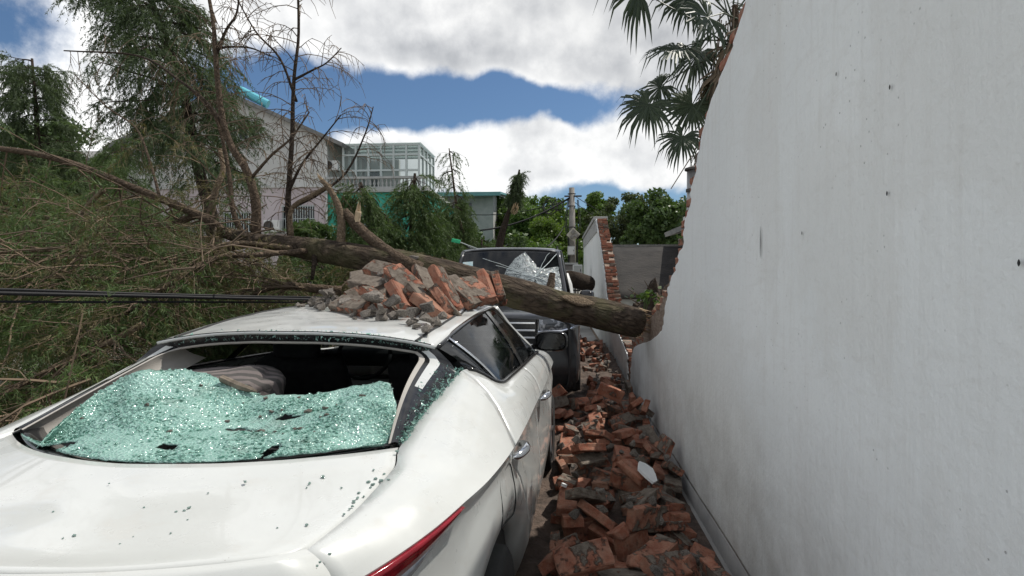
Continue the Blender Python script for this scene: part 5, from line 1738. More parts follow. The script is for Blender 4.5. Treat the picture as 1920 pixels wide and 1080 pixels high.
# ------------------------------------------------------------------ trees standing behind
def conifer(name, label, trunk_px, r0, r1, nl, Lr, seed, mat, fol=.9, limb_droop=.55, spr=.36, per=36, needle=.075, nw=.0055, f0=.25, nsub=9, bias=(0, 0), nspr=9, group=None, trunkmat=None, bare_top=0, bare_low=1.0, sub_len=.75, lt=.75):
    rg_ = random.Random(seed)
    P = smooth_path([at(*q) for q in trunk_px], 5)
    base = Vector((P[0].x, P[0].y, 0))
    root = thing(name, label, 'tree', base, group=group)
    b = MB(); k = len(P)
    b.tube([p - base for p in P], [r0 + (r1 - r0) * (i / (k - 1)) ** .8 for i in range(k)], 9, jit=.06, rng=rg_)
    b.build('trunk', trunkmat or M_darklimb, root, smooth=True)
    Wd = Wood(); S = []
    class WL:
        def twig(self, pts, a, c, n=3): Wd.twig([q - base for q in pts], a, c, n)
    wl = WL()
    for k in range(nl):
        f = f0 + (1 - f0) * (k + rg_.random()) / nl
        p, t = along(P, f)
        a = k * 2.399 + rg_.uniform(-.4, .4)
        d = Vector((math.cos(a) + bias[0], math.sin(a) + bias[1], rg_.uniform(.0, .5)))
        L = rg_.uniform(*Lr) * (1.15 - lt * (f - f0) / (1 - f0))
        lp = limb_path(p, d, L, rg_, limb_droop, 7, .10)
        wl.twig(lp, .014 + .008 * L, .005, 5)
        dress(lp, rg_, wl, S, nsub, sub_len, nspr, spr, fol if f < 1 - bare_top else fol * .15, .005, .25, .7)
    stuff(Wd.b.build('branches', M_darklimb, root))
    stuff(sprays_obj('crown', S, mat, root, base, per=per, nl=needle, nw=nw, droop=.55, spread=.7))
    return root
conifer('cedar_tree', 'tall dark cedar with drooping boughs in front of the pale gable house', [(420, 620, 8.6), (400, 430, 8.6), (368, 300, 8.7), (345, 180, 8.8), (300, 40, 8.9), (250, -60, 9.0)], .13, .03, 44, (.6, 1.2), 3, M_needle_dk, f0=.40, bias=(-.12, 0), nsub=10, sub_len=.6, limb_droop=.6, lt=.2)
conifer('cedar_tree', 'windblown cedar with a bare leader at the far left of the yard', [(78, 620, 10.0), (75, 400, 10.0), (70, 250, 10.0), (60, 110, 10.1)], .10, .02, 26, (.4, .85), 8, M_needle_dk, f0=.50, nsub=8, spr=.33, sub_len=.5)
conifer('cedar_tree', 'small pale cedar behind the tangle below the white cloud', [(235, 620, 13.5), (235, 450, 13.5), (228, 262, 13.5)], .10, .02, 26, (.5, 1.2), 14, M_needle, f0=.35, nsub=8, sub_len=.6)
conifer('cedar_tree', 'low bushy cedar between the tangle and the house wall', [(345, 640, 10.5), (348, 520, 10.5), (340, 400, 10.5)], .08, .02, 22, (.5, 1.1), 15, M_needle_dk, f0=.3, nsub=8)
conifer('cedar_tree', 'dense low cedar at the left end of the fallen tangle', [(30, 660, 7.2), (25, 500, 7.2), (-10, 350, 7.2)], .08, .02, 34, (.7, 1.5), 16, M_needle, f0=.2, nsub=9)
conifer('cedar_tree', 'dark bushy cedar behind the middle of the tangle', [(150, 660, 8.2), (150, 540, 8.2), (140, 410, 8.2)], .08, .02, 32, (.7, 1.4), 18, M_needle_dk, f0=.2, nsub=9)
# torn cedars behind the trunk, in front of the green house
gp = 'torn cedars behind the fallen trunk'
conifer('cedar_tree', 'torn cedar with hanging boughs before the green house wall', [(690, 640, 8.0), (700, 470, 8.0), (692, 400, 8.0), (676, 342, 8.0)], .06, .02, 11, (.25, .6), 21, M_needle, f0=.4, nsub=6, limb_droop=1.8, sub_len=.4, spr=.3, group=gp)
conifer('cedar_tree', 'torn cedar drooping below the end of the balustrade', [(772, 640, 8.6), (770, 470, 8.6), (774, 390, 8.6), (778, 325, 8.6)], .06, .02, 12, (.25, .6), 22, M_needle, f0=.4, nsub=6, limb_droop=1.9, sub_len=.4, spr=.3, group=gp)
conifer('cedar_tree', 'thin broken cedar with a bare hooked top', [(880, 600, 12.5), (872, 460, 12.5), (858, 400, 12.5), (850, 340, 12.5), (842, 278, 12.5)], .06, .012, 17, (.25, .6), 23, M_needle, f0=.3, nsub=6, limb_droop=2.0, bare_top=.3, sub_len=.35, spr=.26, group=gp, trunkmat=M_limb)
conifer('cedar_tree', 'low leafy cedar bough heap beside the green plastic paddle', [(815, 600, 12.0), (815, 510, 12.0), (822, 400, 12.0)], .05, .02, 24, (.35, .8), 24, M_needle, f0=.2, nsub=7, limb_droop=1.6, sub_len=.5, group=gp)
conifer('cedar_tree', 'snapped dark cedar snag behind the SUV roof with foliage at its tip', [(925, 560, 13), (936, 462, 13), (950, 410, 13), (962, 375, 13), (974, 318, 13)], .12, .02, 9, (.08, .16), 25, M_needle_dk, f0=.74, nsub=4, limb_droop=2.6, spr=.20, sub_len=.14, group=gp)
conifer('cedar_tree', 'low cedar boughs between the house and the SUV', [(905, 600, 13.5), (905, 540, 13.5), (903, 448, 13.5)], .05, .02, 20, (.4, 1.0), 26, M_needle, f0=.15, nsub=7, limb_droop=.9, group=gp)
conifer('cedar_tree', 'brown-green cedar heap right behind the broken stub limb', [(735, 640, 7.0), (735, 530, 7.0), (730, 465, 7.0)], .05, .02, 22, (.4, 1.0), 27, M_needle_dry, f0=.15, nsub=7, limb_droop=.9, group=gp)
conifer('cedar_tree', 'low cedar heap under the pale broken stick', [(600, 640, 7.4), (600, 540, 7.4), (596, 475, 7.4)], .05, .02, 22, (.4, 1.0), 28, M_needle, f0=.15, nsub=7, limb_droop=.9, group=gp)
conifer('cedar_tree', 'low brown cedar heap behind the torn crown', [(480, 640, 7.2), (480, 560, 7.2), (474, 500, 7.2)], .05, .02, 20, (.4, .9), 29, M_needle_dry, f0=.15, nsub=7, limb_droop=.9, group=gp)
b = MB()
for k in range(8):
    a = k * .8; b.tube([at(964, 396, 12.9) + Vector((.05 * math.cos(a), 0, .05 * math.sin(a))), at(968, 387, 12.75) + Vector((.06 * math.cos(a), -.04, .09 * math.sin(a)))], [.035, .004], 4)
for o in list(COL.objects):
    if o.get('label', '').startswith('snapped dark cedar'): snag = o
sp = b.build('split_wood', M_wood, snag); sp.location = -Vector(snag.location)

# ------------------------------------------------------------------ broadleaf trees
def broadleaf(name, label, px_c, d_, rx, rz, seed, mats, leaves=15000, leaf=.16, trunk_r=.14, group=None, nclump=60):
    rg_ = np.random.default_rng(seed); rgp = random.Random(seed)
    c = at(px_c[0], px_c[1], d_)
    base = Vector((c.x, c.y, 0))
    root = thing(name, label, 'tree', base, group=group)
    b = MB(); top = c.z
    tpn = [Vector((0, 0, 0)), Vector((.1, 0, top * .35)), Vector((-.05, .1, top * .8)), Vector((0, 0, top + rz * .3))]
    b.tube(smooth_path(tpn, 3), [trunk_r * (1 - .07 * i) for i in range(10)], 8)
    b.build('trunk', M_darklimb, root, smooth=True)
    cl = []
    for k in range(nclump):
        v = rg_.normal(size=3); v /= np.linalg.norm(v); r = rg_.random() ** .4
        cl.append((v[0] * rx * r, v[1] * rx * r, top + v[2] * rz * r, rg_.uniform(.22, .42) * min(rx, rz) * (1.1 - .3 * r)))
    b = MB()
    for k in range(14):
        q = cl[k]
        p0, _ = along(smooth_path(tpn, 3), rgp.uniform(.35, .95))
        b.tube([p0, p0.lerp(Vector(q[:3]), .5) + Vector((0, 0, .1)), Vector(q[:3])], [trunk_r * .4, trunk_r * .25, .02], 5)
    b.build('limbs', M_darklimb, root)
    cl = np.array(cl)
    n = leaves
    idx = rg_.integers(0, len(cl), n)
    v = unit(rg_.normal(size=(n, 3)))
    p = cl[idx, :3] + v * (cl[idx, 3] * rg_.random(n) ** .45)[:, None] * np.array([1.15, 1.15, .85])
    nd = unit(rg_.normal(size=(n, 3)) + np.array([0, 0, .5])); s1 = unit(np.cross(nd, rg_.normal(size=(n, 3)))); s2 = np.cross(nd, s1)
    L = leaf * rg_.uniform(.6, 1.3, n)[:, None]
    a = p - s1 * L * .5; c2 = p + s1 * L * .5; e = p + s2 * L * .32 ; g_ = p - s2 * L * .32
    tri = np.concatenate([np.stack([a, e, c2], 1), np.stack([a, c2, g_], 1)])
    order = np.arange(n * 2).reshape(2, n).T.ravel()
    stuff(tris_obj('crown', tri[order], mats, root))
    return root
M_leaf = leafmat('broad_leaves', (0.060, 0.110, 0.026), (0.140, 0.210, 0.055), .45, .3)
M_leaf_dk = leafmat('dark_broad_leaves', (0.042, 0.075, 0.026), (0.100, 0.150, 0.048), .4, .25)
M_leaf_lt = leafmat('light_broad_leaves', (0.075, 0.12, 0.025), (0.15, 0.21, 0.05), .5, .35)
M_leaf_ol = leafmat('olive_leaves', (0.05, 0.068, 0.03), (0.10, 0.12, 0.055), .5, .3)
gb = 'broadleaf trees beyond the lane'
broadleaf('broadleaf_tree', 'round dark green tree above the dark shed roof', (1228, 428), 22, 1.35, 1.15, 1, M_leaf_dk, 16000, .17, group=gb)
broadleaf('broadleaf_tree', 'olive green loose tree behind the brick stump of the wall', (1172, 425), 25, 1.6, 1.25, 2, M_leaf_ol, 14000, .13, group=gb)
broadleaf('broadleaf_tree', 'slim tree with a rounded tip behind the wall coping', (1120, 400), 30, .8, 1.2, 3, M_leaf, 8000, .16, group=gb)
broadleaf('broadleaf_tree', 'yellow-green tree between the utility pole and the far wall', (1094, 448), 33, 1.2, 1.7, 4, M_leaf_lt, 9000, .16, group=gb)
broadleaf('broadleaf_tree', 'bright green tree left of the utility pole', (1010, 420), 32, 1.8, 1.6, 5, M_leaf, 16000, .17, group=gb)
broadleaf('broadleaf_tree', 'tall green tree between the torn snag and the pole', (985, 430), 36, 2.1, 1.9, 6, M_leaf, 16000, .18, group=gb)
broadleaf('broadleaf_tree', 'light green tree at the foot of the utility pole', (1040, 455), 29, 1.3, 1.4, 7, M_leaf_lt, 10000, .15, group=gb)
broadleaf('broadleaf_tree', 'green tree beside the teal roofed house', (935, 420), 36, 2.0, 1.8, 8, M_leaf, 12000, .2, group=gb)
broadleaf('broadleaf_tree', 'distant tree behind the shed and the torn wall edge', (1290, 420), 40, 2.6, 1.8, 9, M_leaf_dk, 11000, .24, group=gb)
broadleaf('broadleaf_tree', 'low bush beyond the SUV beside the pole', (1030, 488), 27, 2.0, 1.2, 10, M_leaf, 12000, .14, group=gb)
broadleaf('broadleaf_tree', 'dark broad tree far behind the left tangle', (60, 330), 24, 3.2, 2.6, 11, M_leaf_dk, 16000, .24, group=gb)
broadleaf('broadleaf_tree', 'wide tree far behind the cedars on the left', (220, 390), 28, 3.2, 2.4, 12, M_leaf_dk, 14000, .26, group=gb)
broadleaf('broadleaf_tree', 'low shrubs before the barred house windows', (640, 470), 18, 2.4, 1.0, 13, M_leaf_dk, 14000, .16, group=gb)
broadleaf('broadleaf_tree', 'shrub mass before the teal roofed house', (860, 470), 22, 2.6, 1.2, 16, M_leaf_dk, 14000, .18, group=gb)
for k, (x, y, d_) in enumerate(((-300, 420, 30), (1500, 430, 45), (1750, 430, 40))):
    broadleaf('broadleaf_tree', ('outlying tree beyond the yard on the far left', 'tall tree behind the near wall beyond the shed', 'broad tree behind the near wall')[k], (x, y), d_, 3.5, 3, 40 + k, M_leaf_dk, 8000, .3, group=gb)

# ------------------------------------------------------------------ buildings
M_wallw = pmat('weathered_white_render', (0.47, 0.465, 0.445), .9, col2=(0.58, 0.575, 0.55), scale=.7, bump=.3, bscale=25, stretch=(1, 1, .4))
M_pink = pmat('faded_pink_render', (0.44, 0.375, 0.385), .9, col2=(0.54, 0.475, 0.48), scale=.8, bump=.3, bscale=25, stretch=(1, 1, .4))
M_green = pmat('green_render', (0.03, 0.30, 0.22), .8, col2=(0.045, 0.36, 0.27), scale=.8)
M_tile = pmat('grey_roof_tile', (0.16, 0.16, 0.155), .9, col2=(0.24, 0.235, 0.22), scale=3, bump=.5, bscale=10)
M_iron = pmat('dark_window_bars', (0.06, 0.055, 0.05), .7)
M_pane = pmat('dark_window_pane', (0.03, 0.035, 0.04), .08)
M_alu = pmat('grey_white_aluminium', (0.46, 0.50, 0.48), .45, metal=.2)
M_ac = pmat('off_white_plastic', (0.66, 0.66, 0.63), .5)
M_cyan = pmat('light_blue_tank', (0.12, 0.48, 0.58), .4)
M_teal = pmat('teal_sheet_roof', (0.08, 0.24, 0.24), .5, col2=(0.13, 0.30, 0.29), scale=2)
M_conc = pmat('balustrade_concrete', (0.36, 0.37, 0.355), .9, col2=(0.46, 0.46, 0.44), scale=3)
def clear_pane():
    m = bpy.data.materials.new('sunroom_glass'); m.use_nodes = True
    t = NT(m.node_tree)
    p = t.n('ShaderNodeBsdfPrincipled'); p.inputs['Base Color'].default_value = (.32, .37, .36, 1); p.inputs['Roughness'].default_value = .08
    tr = t.n('ShaderNodeBsdfTransparent'); tr.inputs[0].default_value = (.82, .88, .86, 1)
    mx_ = t.n('ShaderNodeMixShader'); mx_.inputs[0].default_value = .35
    t.l(tr.outputs[0], mx_.inputs[1]); t.l(p.outputs[0], mx_.inputs[2])
    o = t.n('ShaderNodeOutputMaterial'); t.l(mx_.outputs[0], o.inputs[0])
    return m
M_clearpane = clear_pane()
D1 = 26.0
def X(px_, d_): return at(px_, 520, d_).x
def Z(py_, d_, px_=960): return at(px_, py_, d_).z
def wall_with_holes(b, x0, x1, z0, z1, y, holes, depth=.18):
    """front wall in the plane y with real openings"""
    xs = sorted({x0, x1} | {h[0] for h in holes} | {h[1] for h in holes}); zs = sorted({z0, z1} | {h[2] for h in holes} | {h[3] for h in holes})
    for i in range(len(xs) - 1):
        for j in range(len(zs) - 1):
            cx, cz_ = (xs[i] + xs[i + 1]) / 2, (zs[j] + zs[j + 1]) / 2
            if any(h[0] < cx < h[1] and h[2] < cz_ < h[3] for h in holes): continue
            b.quad((xs[i], y, zs[j]), (xs[i + 1], y, zs[j]), (xs[i + 1], y, zs[j + 1]), (xs[i], y, zs[j + 1]))
    for h in holes:
        a, c, lo, hi = h
        b.quad((a, y, lo), (a, y + depth, lo), (a, y + depth, hi), (a, y, hi)); b.quad((c, y, lo), (c, y, hi), (c, y + depth, hi), (c, y + depth, lo))
        b.quad((a, y, hi), (a, y + depth, hi), (c, y + depth, hi), (c, y, hi)); b.quad((a, y, lo), (c, y, lo), (c, y + depth, lo), (a, y + depth, lo))
def window(parent, x0, x1, z0, z1, y, bars=0, mull=1):
    b = MB(); w_ = .05
    for (a, c) in (((x0, z0), (x1, z0)), ((x0, z1), (x1, z1)), ((x0, z0), (x0, z1)), ((x1, z0), (x1, z1))):
        b.bar((a[0], y + .10, a[1]), (c[0], y + .10, c[1]), w_)
    for k in range(mull):
        xm = x0 + (x1 - x0) * (k + 1) / (mull + 1); b.bar((xm, y + .10, z0), (xm, y + .10, z1), .038)
    wn_ = b.build('window', M_iron if bars else M_alu, parent)
    b = MB(); b.quad((x0, y + .13, z0), (x1, y + .13, z0), (x1, y + .13, z1), (x0, y + .13, z1)); b.build('pane', M_pane, wn_)
    if bars:
        for k in range(bars):
            xm = x0 + (x1 - x0) * (k + .5) / bars
            b = MB(); b.bar((xm, y - .03, z0 - .05), (xm, y - .03, z1 + .05), .025); b.build('bar', M_alu, wn_)
        for zz in (z0 + .02, (z0 + z1) / 2, z1 - .02):
            b = MB(); b.bar((x0 - .04, y - .04, zz), (x1 + .04, y - .04, zz), .025); b.build('bar', M_alu, wn_)
    b = MB(); b.box(((x0 + x1) / 2, y - .04, z0 - .06), (x1 - x0 + .2, .18, .07)); b.build('sill', M_conc, wn_)
    return wn_
# gabled house
gx0, gx1 = X(240, D1), X(612, D1)
gz_p, gz_e = Z(160, D1), Z(252, D1)
zpk = Z(345, D1)
house = thing('house', 'pale gabled house with a pink lower storey and barred windows', 'house', ((gx0 + gx1) / 2, D1, 0))
HL = Vector(house.location)
def hb(b, nm, mat, parent=house, **kw):
    o = b.build(nm, mat, parent, **kw)
    if parent is house: o.location = -HL
    return o
w1 = (X(452, D1), X(486, D1), Z(253, D1), Z(226, D1)); w2 = (X(420, D1), X(470, D1), Z(432, D1), Z(394, D1)); w3 = (X(530, D1), X(590, D1), Z(432, D1), Z(382, D1)); w4 = (X(395, D1), X(440, D1), Z(345, D1), Z(305, D1))
b = MB(); wall_with_holes(b, gx0, gx1, zpk, gz_e, D1, [(w4[0], w4[1], zpk + .05, w4[3])])
xm = (gx0 + gx1) / 2
b.tri((gx0, D1, gz_e), (gx1, D1, gz_e), (xm, D1, gz_p))
b.quad((gx1, D1, zpk), (gx1, D1 + 9, zpk), (gx1, D1 + 9, gz_e), (gx1, D1, gz_e)); b.quad((gx0, D1, 0), (gx0, D1 + 9, 0), (gx0, D1 + 9, gz_e), (gx0, D1, gz_e))
b.quad((gx0, D1 + 9, 0), (gx1, D1 + 9, 0), (gx1, D1 + 9, gz_e), (gx0, D1 + 9, gz_e))
hb(b, 'upper_wall', M_wallw)
b = MB(); wall_with_holes(b, gx0, gx1, 0, zpk, D1, [w2, w3]); b.quad((gx1, D1, 0), (gx1, D1 + 9, 0), (gx1, D1 + 9, zpk), (gx1, D1, zpk)); hb(b, 'lower_wall', M_pink)
b = MB(); b.box(((gx0 + gx1) / 2, D1 - .03, zpk), (gx1 - gx0 + .1, .10, .08)); hb(b, 'string_course', M_wallw)
b = MB()
for (xa, za, xb, zb) in ((xm, gz_p, gx1 + .9, gz_e - .42), (xm, gz_p, gx0 - .9, gz_e - .42)):
    b.quad((xa, D1 - .35, za + .05), (xb, D1 - .35, zb + .05), (xb, D1 + 9.4, zb + .05), (xa, D1 + 9.4, za + .05))
solid(hb(b, 'roof', M_tile), .16, 0)
for wv, bars, mull in ((w1, 0, 1), (w2, 11, 1), (w3, 13, 1), ((w4[0], w4[1], zpk + .05, w4[3]), 0, 1)):
    o = window(house, *wv, D1 - (.16 if wv is w1 else 0), bars, mull); o.location = -HL
b = MB(); zc = gz_p + .25
b.tube([(X(448, D1), D1 + .2, Z(152, D1)), (X(497, D1), D1 + .4, Z(179, D1))], .20, 12); hb(b, 'roof_tank', M_cyan, smooth=False)
b = MB(); b.bar((X(452, D1), D1 + .2, Z(160, D1)), (X(462, D1), D1 + .2, Z(185, D1)), .04); b.bar((X(490, D1), D1 + .2, Z(178, D1)), (X(486, D1), D1 + .2, Z(205, D1)), .04); hb(b, 'tank_frame', M_alu)
b = MB(); b.tube([(gx1 + .06, D1 - .06, 0), (gx1 + .06, D1 - .06, gz_e - .4)], .05, 8); hb(b, 'downpipe', M_ac)
def ac_unit(px_, py_, d_, s, label):
    p = at(px_, py_, d_)
    r_ = thing('air_conditioner', label, 'air conditioner', p)
    b = MB(); b.box((0, 0, 0), (.80 * s, .30, .56 * s)); bevel(b.build('casing', M_ac, r_), .02)
    b = MB(); b.lathe([(0, .0), (0, .20 * s), (.03, .21 * s), (.03, .24 * s)], 20, 'z'); o = b.build('fan_grille', M_iron, r_); o.rotation_euler = (R(90), 0, 0); o.location = (-.14 * s, -.152, 0)
    b = MB(); b.bar((-.3 * s, .2, -.3 * s), (-.3 * s, -.15, -.3 * s), .04); b.bar((.3 * s, .2, -.3 * s), (.3 * s, -.15, -.3 * s), .04); b.build('bracket', M_iron, r_)
ac_unit(512, 424, D1 - .3, .95, 'white air conditioner between the two barred windows on the pink wall')
ac_unit(623, 311, D1 + .3, .8, 'white air conditioner at the corner below the glass sunroom')
# green house with a glass sunroom on its terrace
D2 = 26.0
sh = thing('house', 'green rendered house with a balustraded terrace and a glass sunroom', 'house', (X(700, D2), D2, 0))
SL = Vector(sh.location)
def sb(b, nm, mat, parent=sh, **kw):
    o = b.build(nm, mat, parent, **kw)
    if parent is sh: o.location = -SL
    return o
tx0, tx1 = X(616, D2), X(800, D2); tz = Z(345, D2); gz0 = Z(358, D2)
b = MB(); b.box(((tx0 + tx1) / 2, D2 + 4, gz0 / 2), (tx1 - tx0, 8, gz0)); sb(b, 'lower_wall', M_green)
b = MB(); b.box(((tx0 + tx1) / 2, D2 + 3.95, gz0 + .08), (tx1 - tx0 + .3, 8.3, .16)); sb(b, 'terrace_slab', M_conc)
# balustrade: bottom rail, balusters, top rail
bz0, bz1 = gz0 + .16, Z(328, D2)
prof = [(0, .045), (.06, .05), (.10, .03), (.22, .07), (.34, .05), (.46, .03), (.55, .05), (.60, .045)]
bm_ = MB(); bm_.lathe([(a / .60 * (bz1 - bz0 - .16), r) for a, r in prof], 8, 'z'); bal = bm_.mesh('baluster', M_conc, True)
b = MB(); b.box(((tx0 + tx1) / 2, D2 - .05, bz1 - .05), (tx1 - tx0 + .1, .22, .10)); top_r = sb(b, 'top_rail', M_conc)
b = MB(); b.box(((tx0 + tx1) / 2, D2 - .05, bz0 + .04), (tx1 - tx0 + .1, .2, .08)); sb(b, 'bottom_rail', M_conc)
n = 24
for k in range(n):
    o = link('baluster', bal, sh); o.location = Vector((tx0 + .1 + (tx1 - tx0 - .2) * k / (n - 1), D2 - .05, bz0 + .08)) - SL
# sunroom frame and panes
sx0, sx1, sz1 = X(640, D2), X(783, D2), Z(264, D2); sz0 = gz0 + .16
sy0, sy1 = D2 + .35, D2 + 3.4
cols = [sx0 + (sx1 - sx0) * k / 6 for k in range(7)]
ztr = Z(283, D2)
for k, x in enumerate(cols):
    b = MB(); b.bar((x, sy0, sz0), (x, sy0, sz1), .09); sb(b, 'post', M_alu)
for z in (sz1, ztr, sz0 + .9, sz0 + .05):
    b = MB(); b.bar((sx0, sy0, z), (sx1, sy0, z), .085); sb(b, 'rail', M_alu)
for k in range(6):
    for (za, zb) in ((ztr, sz1), (sz0 + .9, ztr), (sz0, sz0 + .9)):
        b = MB(); b.quad((cols[k], sy0 + .02, za), (cols[k + 1], sy0 + .02, za), (cols[k + 1], sy0 + .02, zb), (cols[k], sy0 + .02, zb)); sb(b, 'pane', M_clearpane)
ys = [sy0 + (sy1 - sy0) * k / 4 for k in range(5)]
for y in ys[1:]:
    b = MB(); b.bar((sx1, y, sz0 - 1.0 if y == ys[-1] else sz0), (sx1, y, sz1), .09); sb(b, 'post', M_alu)
    b = MB(); b.bar((sx0, y, sz1), (sx1, y, sz1), .07); sb(b, 'rafter', M_alu)
    b = MB(); b.bar((sx0, y, sz0), (sx0, y, sz1), .09); sb(b, 'post', M_alu)
for z in (sz1, ztr, sz0 + .05):
    b = MB(); b.bar((sx1, sy0, z), (sx1, sy1, z), .085); sb(b, 'rail', M_alu)
for k in range(4):
    for (za, zb) in ((ztr, sz1), (sz0, ztr)):
        b = MB(); b.quad((sx1 - .02, ys[k], za), (sx1 - .02, ys[k + 1], za), (sx1 - .02, ys[k + 1], zb), (sx1 - .02, ys[k], zb)); sb(b, 'pane', M_clearpane)
b = MB(); b.quad((sx0 - .1, sy0 - .1, sz1 + .06), (sx1 + .1, sy0 - .1, sz1 + .06), (sx1 + .1, sy1 + .1, sz1 + .06), (sx0 - .1, sy1 + .1, sz1 + .06)); solid(sb(b, 'sunroom_roof', M_clearpane), .02, 0)
b = MB(); b.box((X(655, D2), sy1 + .4, (sz0 + sz1) / 2), (2.6, .3, sz1 - sz0)); sb(b, 'back_wall', M_wallw)
b = MB(); b.box((X(650, D2), sy1 + .2, sz0 + .75), (.8, .08, 1.5)); sb(b, 'door', M_pane)
o = window(sh, X(660, D2), X(700, D2), Z(420, D2), Z(385, D2), D2 - .14, 0, 1); o.location = -SL
# house with a teal sheet roof
D3 = 33.0
th = thing('house', 'grey house with a teal sheet roof behind the torn cedars', 'house', (X(870, D3), D3, 0))
TL = Vector(th.location)
hx0, hx1, hz = X(805, D3), X(925, D3), Z(362, D3)
w5 = (X(812, D3), X(840, D3), Z(410, D3), Z(374, D3)); w6 = (X(862, D3), X(885, D3), Z(405, D3), Z(378, D3))
b = MB(); wall_with_holes(b, hx0, hx1, 0, hz, D3, [w5, w6]); b.quad((hx1, D3, 0), (hx1, D3 + 8, 0), (hx1, D3 + 8, hz), (hx1, D3, hz)); b.quad((hx0, D3, 0), (hx0, D3 + 8, 0), (hx0, D3 + 8, hz), (hx0, D3, hz))
o = b.build('wall', M_conc, th); o.location = -TL
for wv in (w5, w6):
    o = window(th, *wv, D3, 0, 2); o.location = -TL
b = MB(); b.quad((hx0 - .5, D3 - .9, hz - .1), (hx1 + .5, D3 - .9, hz - .1), (hx1 + .5, D3 + 8, hz + .9), (hx0 - .5, D3 + 8, hz + .9)); o = b.build('roof', M_teal, th); o.location = -TL; solid(o, .12, 0)
b = MB(); b.box(((hx0 + hx1) / 2, D3 - .93, hz - .16), (hx1 - hx0 + 1.0, .08, .2)); o = b.build('gutter', M_teal, th); o.location = -TL
# far left house roofs glimpsed between the trees
fh = thing('house', 'low white house glimpsed behind the cedars on the far left', 'house', (X(40, 30), 30, 0))
b = MB(); b.box((0, 3, 3.9), (9, 6, 7.8)); b.build('wall', M_wallw, fh)
b = MB(); b.quad((-5, -.6, 7.8), (5, -.6, 7.8), (5, 3, 9.0), (-5, 3, 9.0)); b.quad((-5, 6.6, 7.8), (5, 6.6, 7.8), (5, 3, 9.0), (-5, 3, 9.0)); solid(b.build('roof', M_tile, fh), .15, 0)
for k in range(3):
    b = MB(); b.box((-2.5 + 2.5 * k, -.02, 5.8), (1.2, .06, 1.2)); wq = b.build('window', M_pane, fh)
    b = MB(); b.bar((-2.5 + 2.5 * k, -.06, 5.2), (-2.5 + 2.5 * k, -.06, 6.4), .06); b.build('frame', M_alu, wq)

# ------------------------------------------------------------------ dark shed beyond the wall
M_felt = pmat('dark_roofing_felt', (0.018, 0.016, 0.015), .95, col2=(0.034, 0.030, 0.027), scale=2.2, bump=.6, bscale=9, bdist=.04)
M_ledge = pmat('shed_ledge_cement', (0.16, 0.155, 0.145), .9, col2=(0.23, 0.22, 0.20), scale=4)
shed = thing('shed', 'low shed with a dark felt roof behind the gap in the wall', 'shed', (3.4, 15, 0))
b = MB(); rows = []
for i in range(9):
    f = i / 8; rows.append([(-2.1 + 6.0 * j / 14, -.2 + 3.2 * f, 1.05 + 1.42 * f + .03 * nz(i * .9, j * .8) + .02 * j / 14) for j in range(15)])
b.grid(rows); solid(b.build('roof', M_felt, shed, smooth=True), .06, -1)
b = MB(); b.box((.9, 1.5, .5), (5.8, 3.0, 1.0)); b.build('wall', M_conc, shed)
b = MB(); b.box((.9, 3.05, 2.49), (6.0, .14, .08)); b.build('ridge', M_ledge, shed)

# ------------------------------------------------------------------ utility pole with its gear
M_pole = pmat('concrete_pole', (0.19, 0.175, 0.155), .9, col2=(0.28, 0.26, 0.235), scale=4, bump=.3)
DP = 24.0
pp = at(1074, 520, DP); pole = thing('utility_pole', 'concrete utility pole with cable loops beyond the SUV', 'pole', (pp.x, pp.y, 0))
ph = at(1072, 352, DP).z
b = MB(); b.tube([(0, 0, 0), (-.02, 0, ph * .5), (-.05, 0, ph)], [.16, .135, .11], 12); b.build('shaft', M_pole, pole, smooth=True)
for z in (ph - .25, ph - .75, ph - 1.6):
    b = MB(); b.tube([(-.05 + .15 * math.cos(a), .15 * math.sin(a), z) for a in np.linspace(0, 6.283, 13)], .02, 5); b.build('clamp', M_iron, pole)
b = MB(); b.bar((-.35, -.05, ph - .35), (.35, -.05, ph - .35), .06); b.build('crossarm', M_iron, pole)
for (cx, cz2, r_) in ((-.9, ph - .75, .28), (-1.0, ph - .80, .22), (-.6, ph - .7, .2)):
    b = MB(); b.tube([(cx + r_ * math.cos(a), -.1 + .05 * math.sin(a * 3), cz2 + r_ * 1.15 * math.sin(a)) for a in np.linspace(0, 6.283, 21)], .02, 5); b.build('cable_coil', M_rubber, pole)
for (dx_, r_) in ((-.17, .022), (.17, .018), (-.21, .015), (.21, .015)):
    b = MB(); b.tube(smooth_path([(dx_, -.1, ph - .5), (dx_ * 1.5, -.13, ph - 1.5), (dx_ * .9, -.14, ph - 2.4), (dx_ * 1.1, -.14, .8)], 4), r_, 5); b.build('riser_cable', M_rubber, pole)
M_cable = pmat('black_cable', (0.008, 0.008, 0.009), .6, bump=.2, bscale=60, spec=.25)
def sag_cable(a, c, r_, sag, label, nm='cable', n=16, seed=0):
    pts = []
    for i in range(n + 1):
        f = i / n; p = a.lerp(c, f); p.z -= sag * 4 * f * (1 - f); p.z += .006 * nz(f * 9, seed)
        pts.append(p)
    b = MB(); b.tube([p - pts[0] for p in pts], r_, 6)
    o = b.build(nm, M_cable, smooth=True); o.location = pts[0]
    return tag(o, label, 'cable')
ptop = Vector((pp.x - .05, pp.y, ph - .35))
sag_cable(ptop, at(900, 432, 22), .035, .25, 'thick drooping cable bundle running left from the utility pole')
sag_cable(ptop + Vector((0, 0, -.1)), at(860, 400, 30), .02, .3, 'thin upper cable running left from the utility pole')
sag_cable(ptop + Vector((0, 0, .1)), at(1180, 415, 40), .014, .2, 'upper thin wire running right from the pole top')
sag_cable(ptop + Vector((0, 0, -.15)), at(1170, 430, 40), .014, .2, 'lower thin wire running right from the pole top')
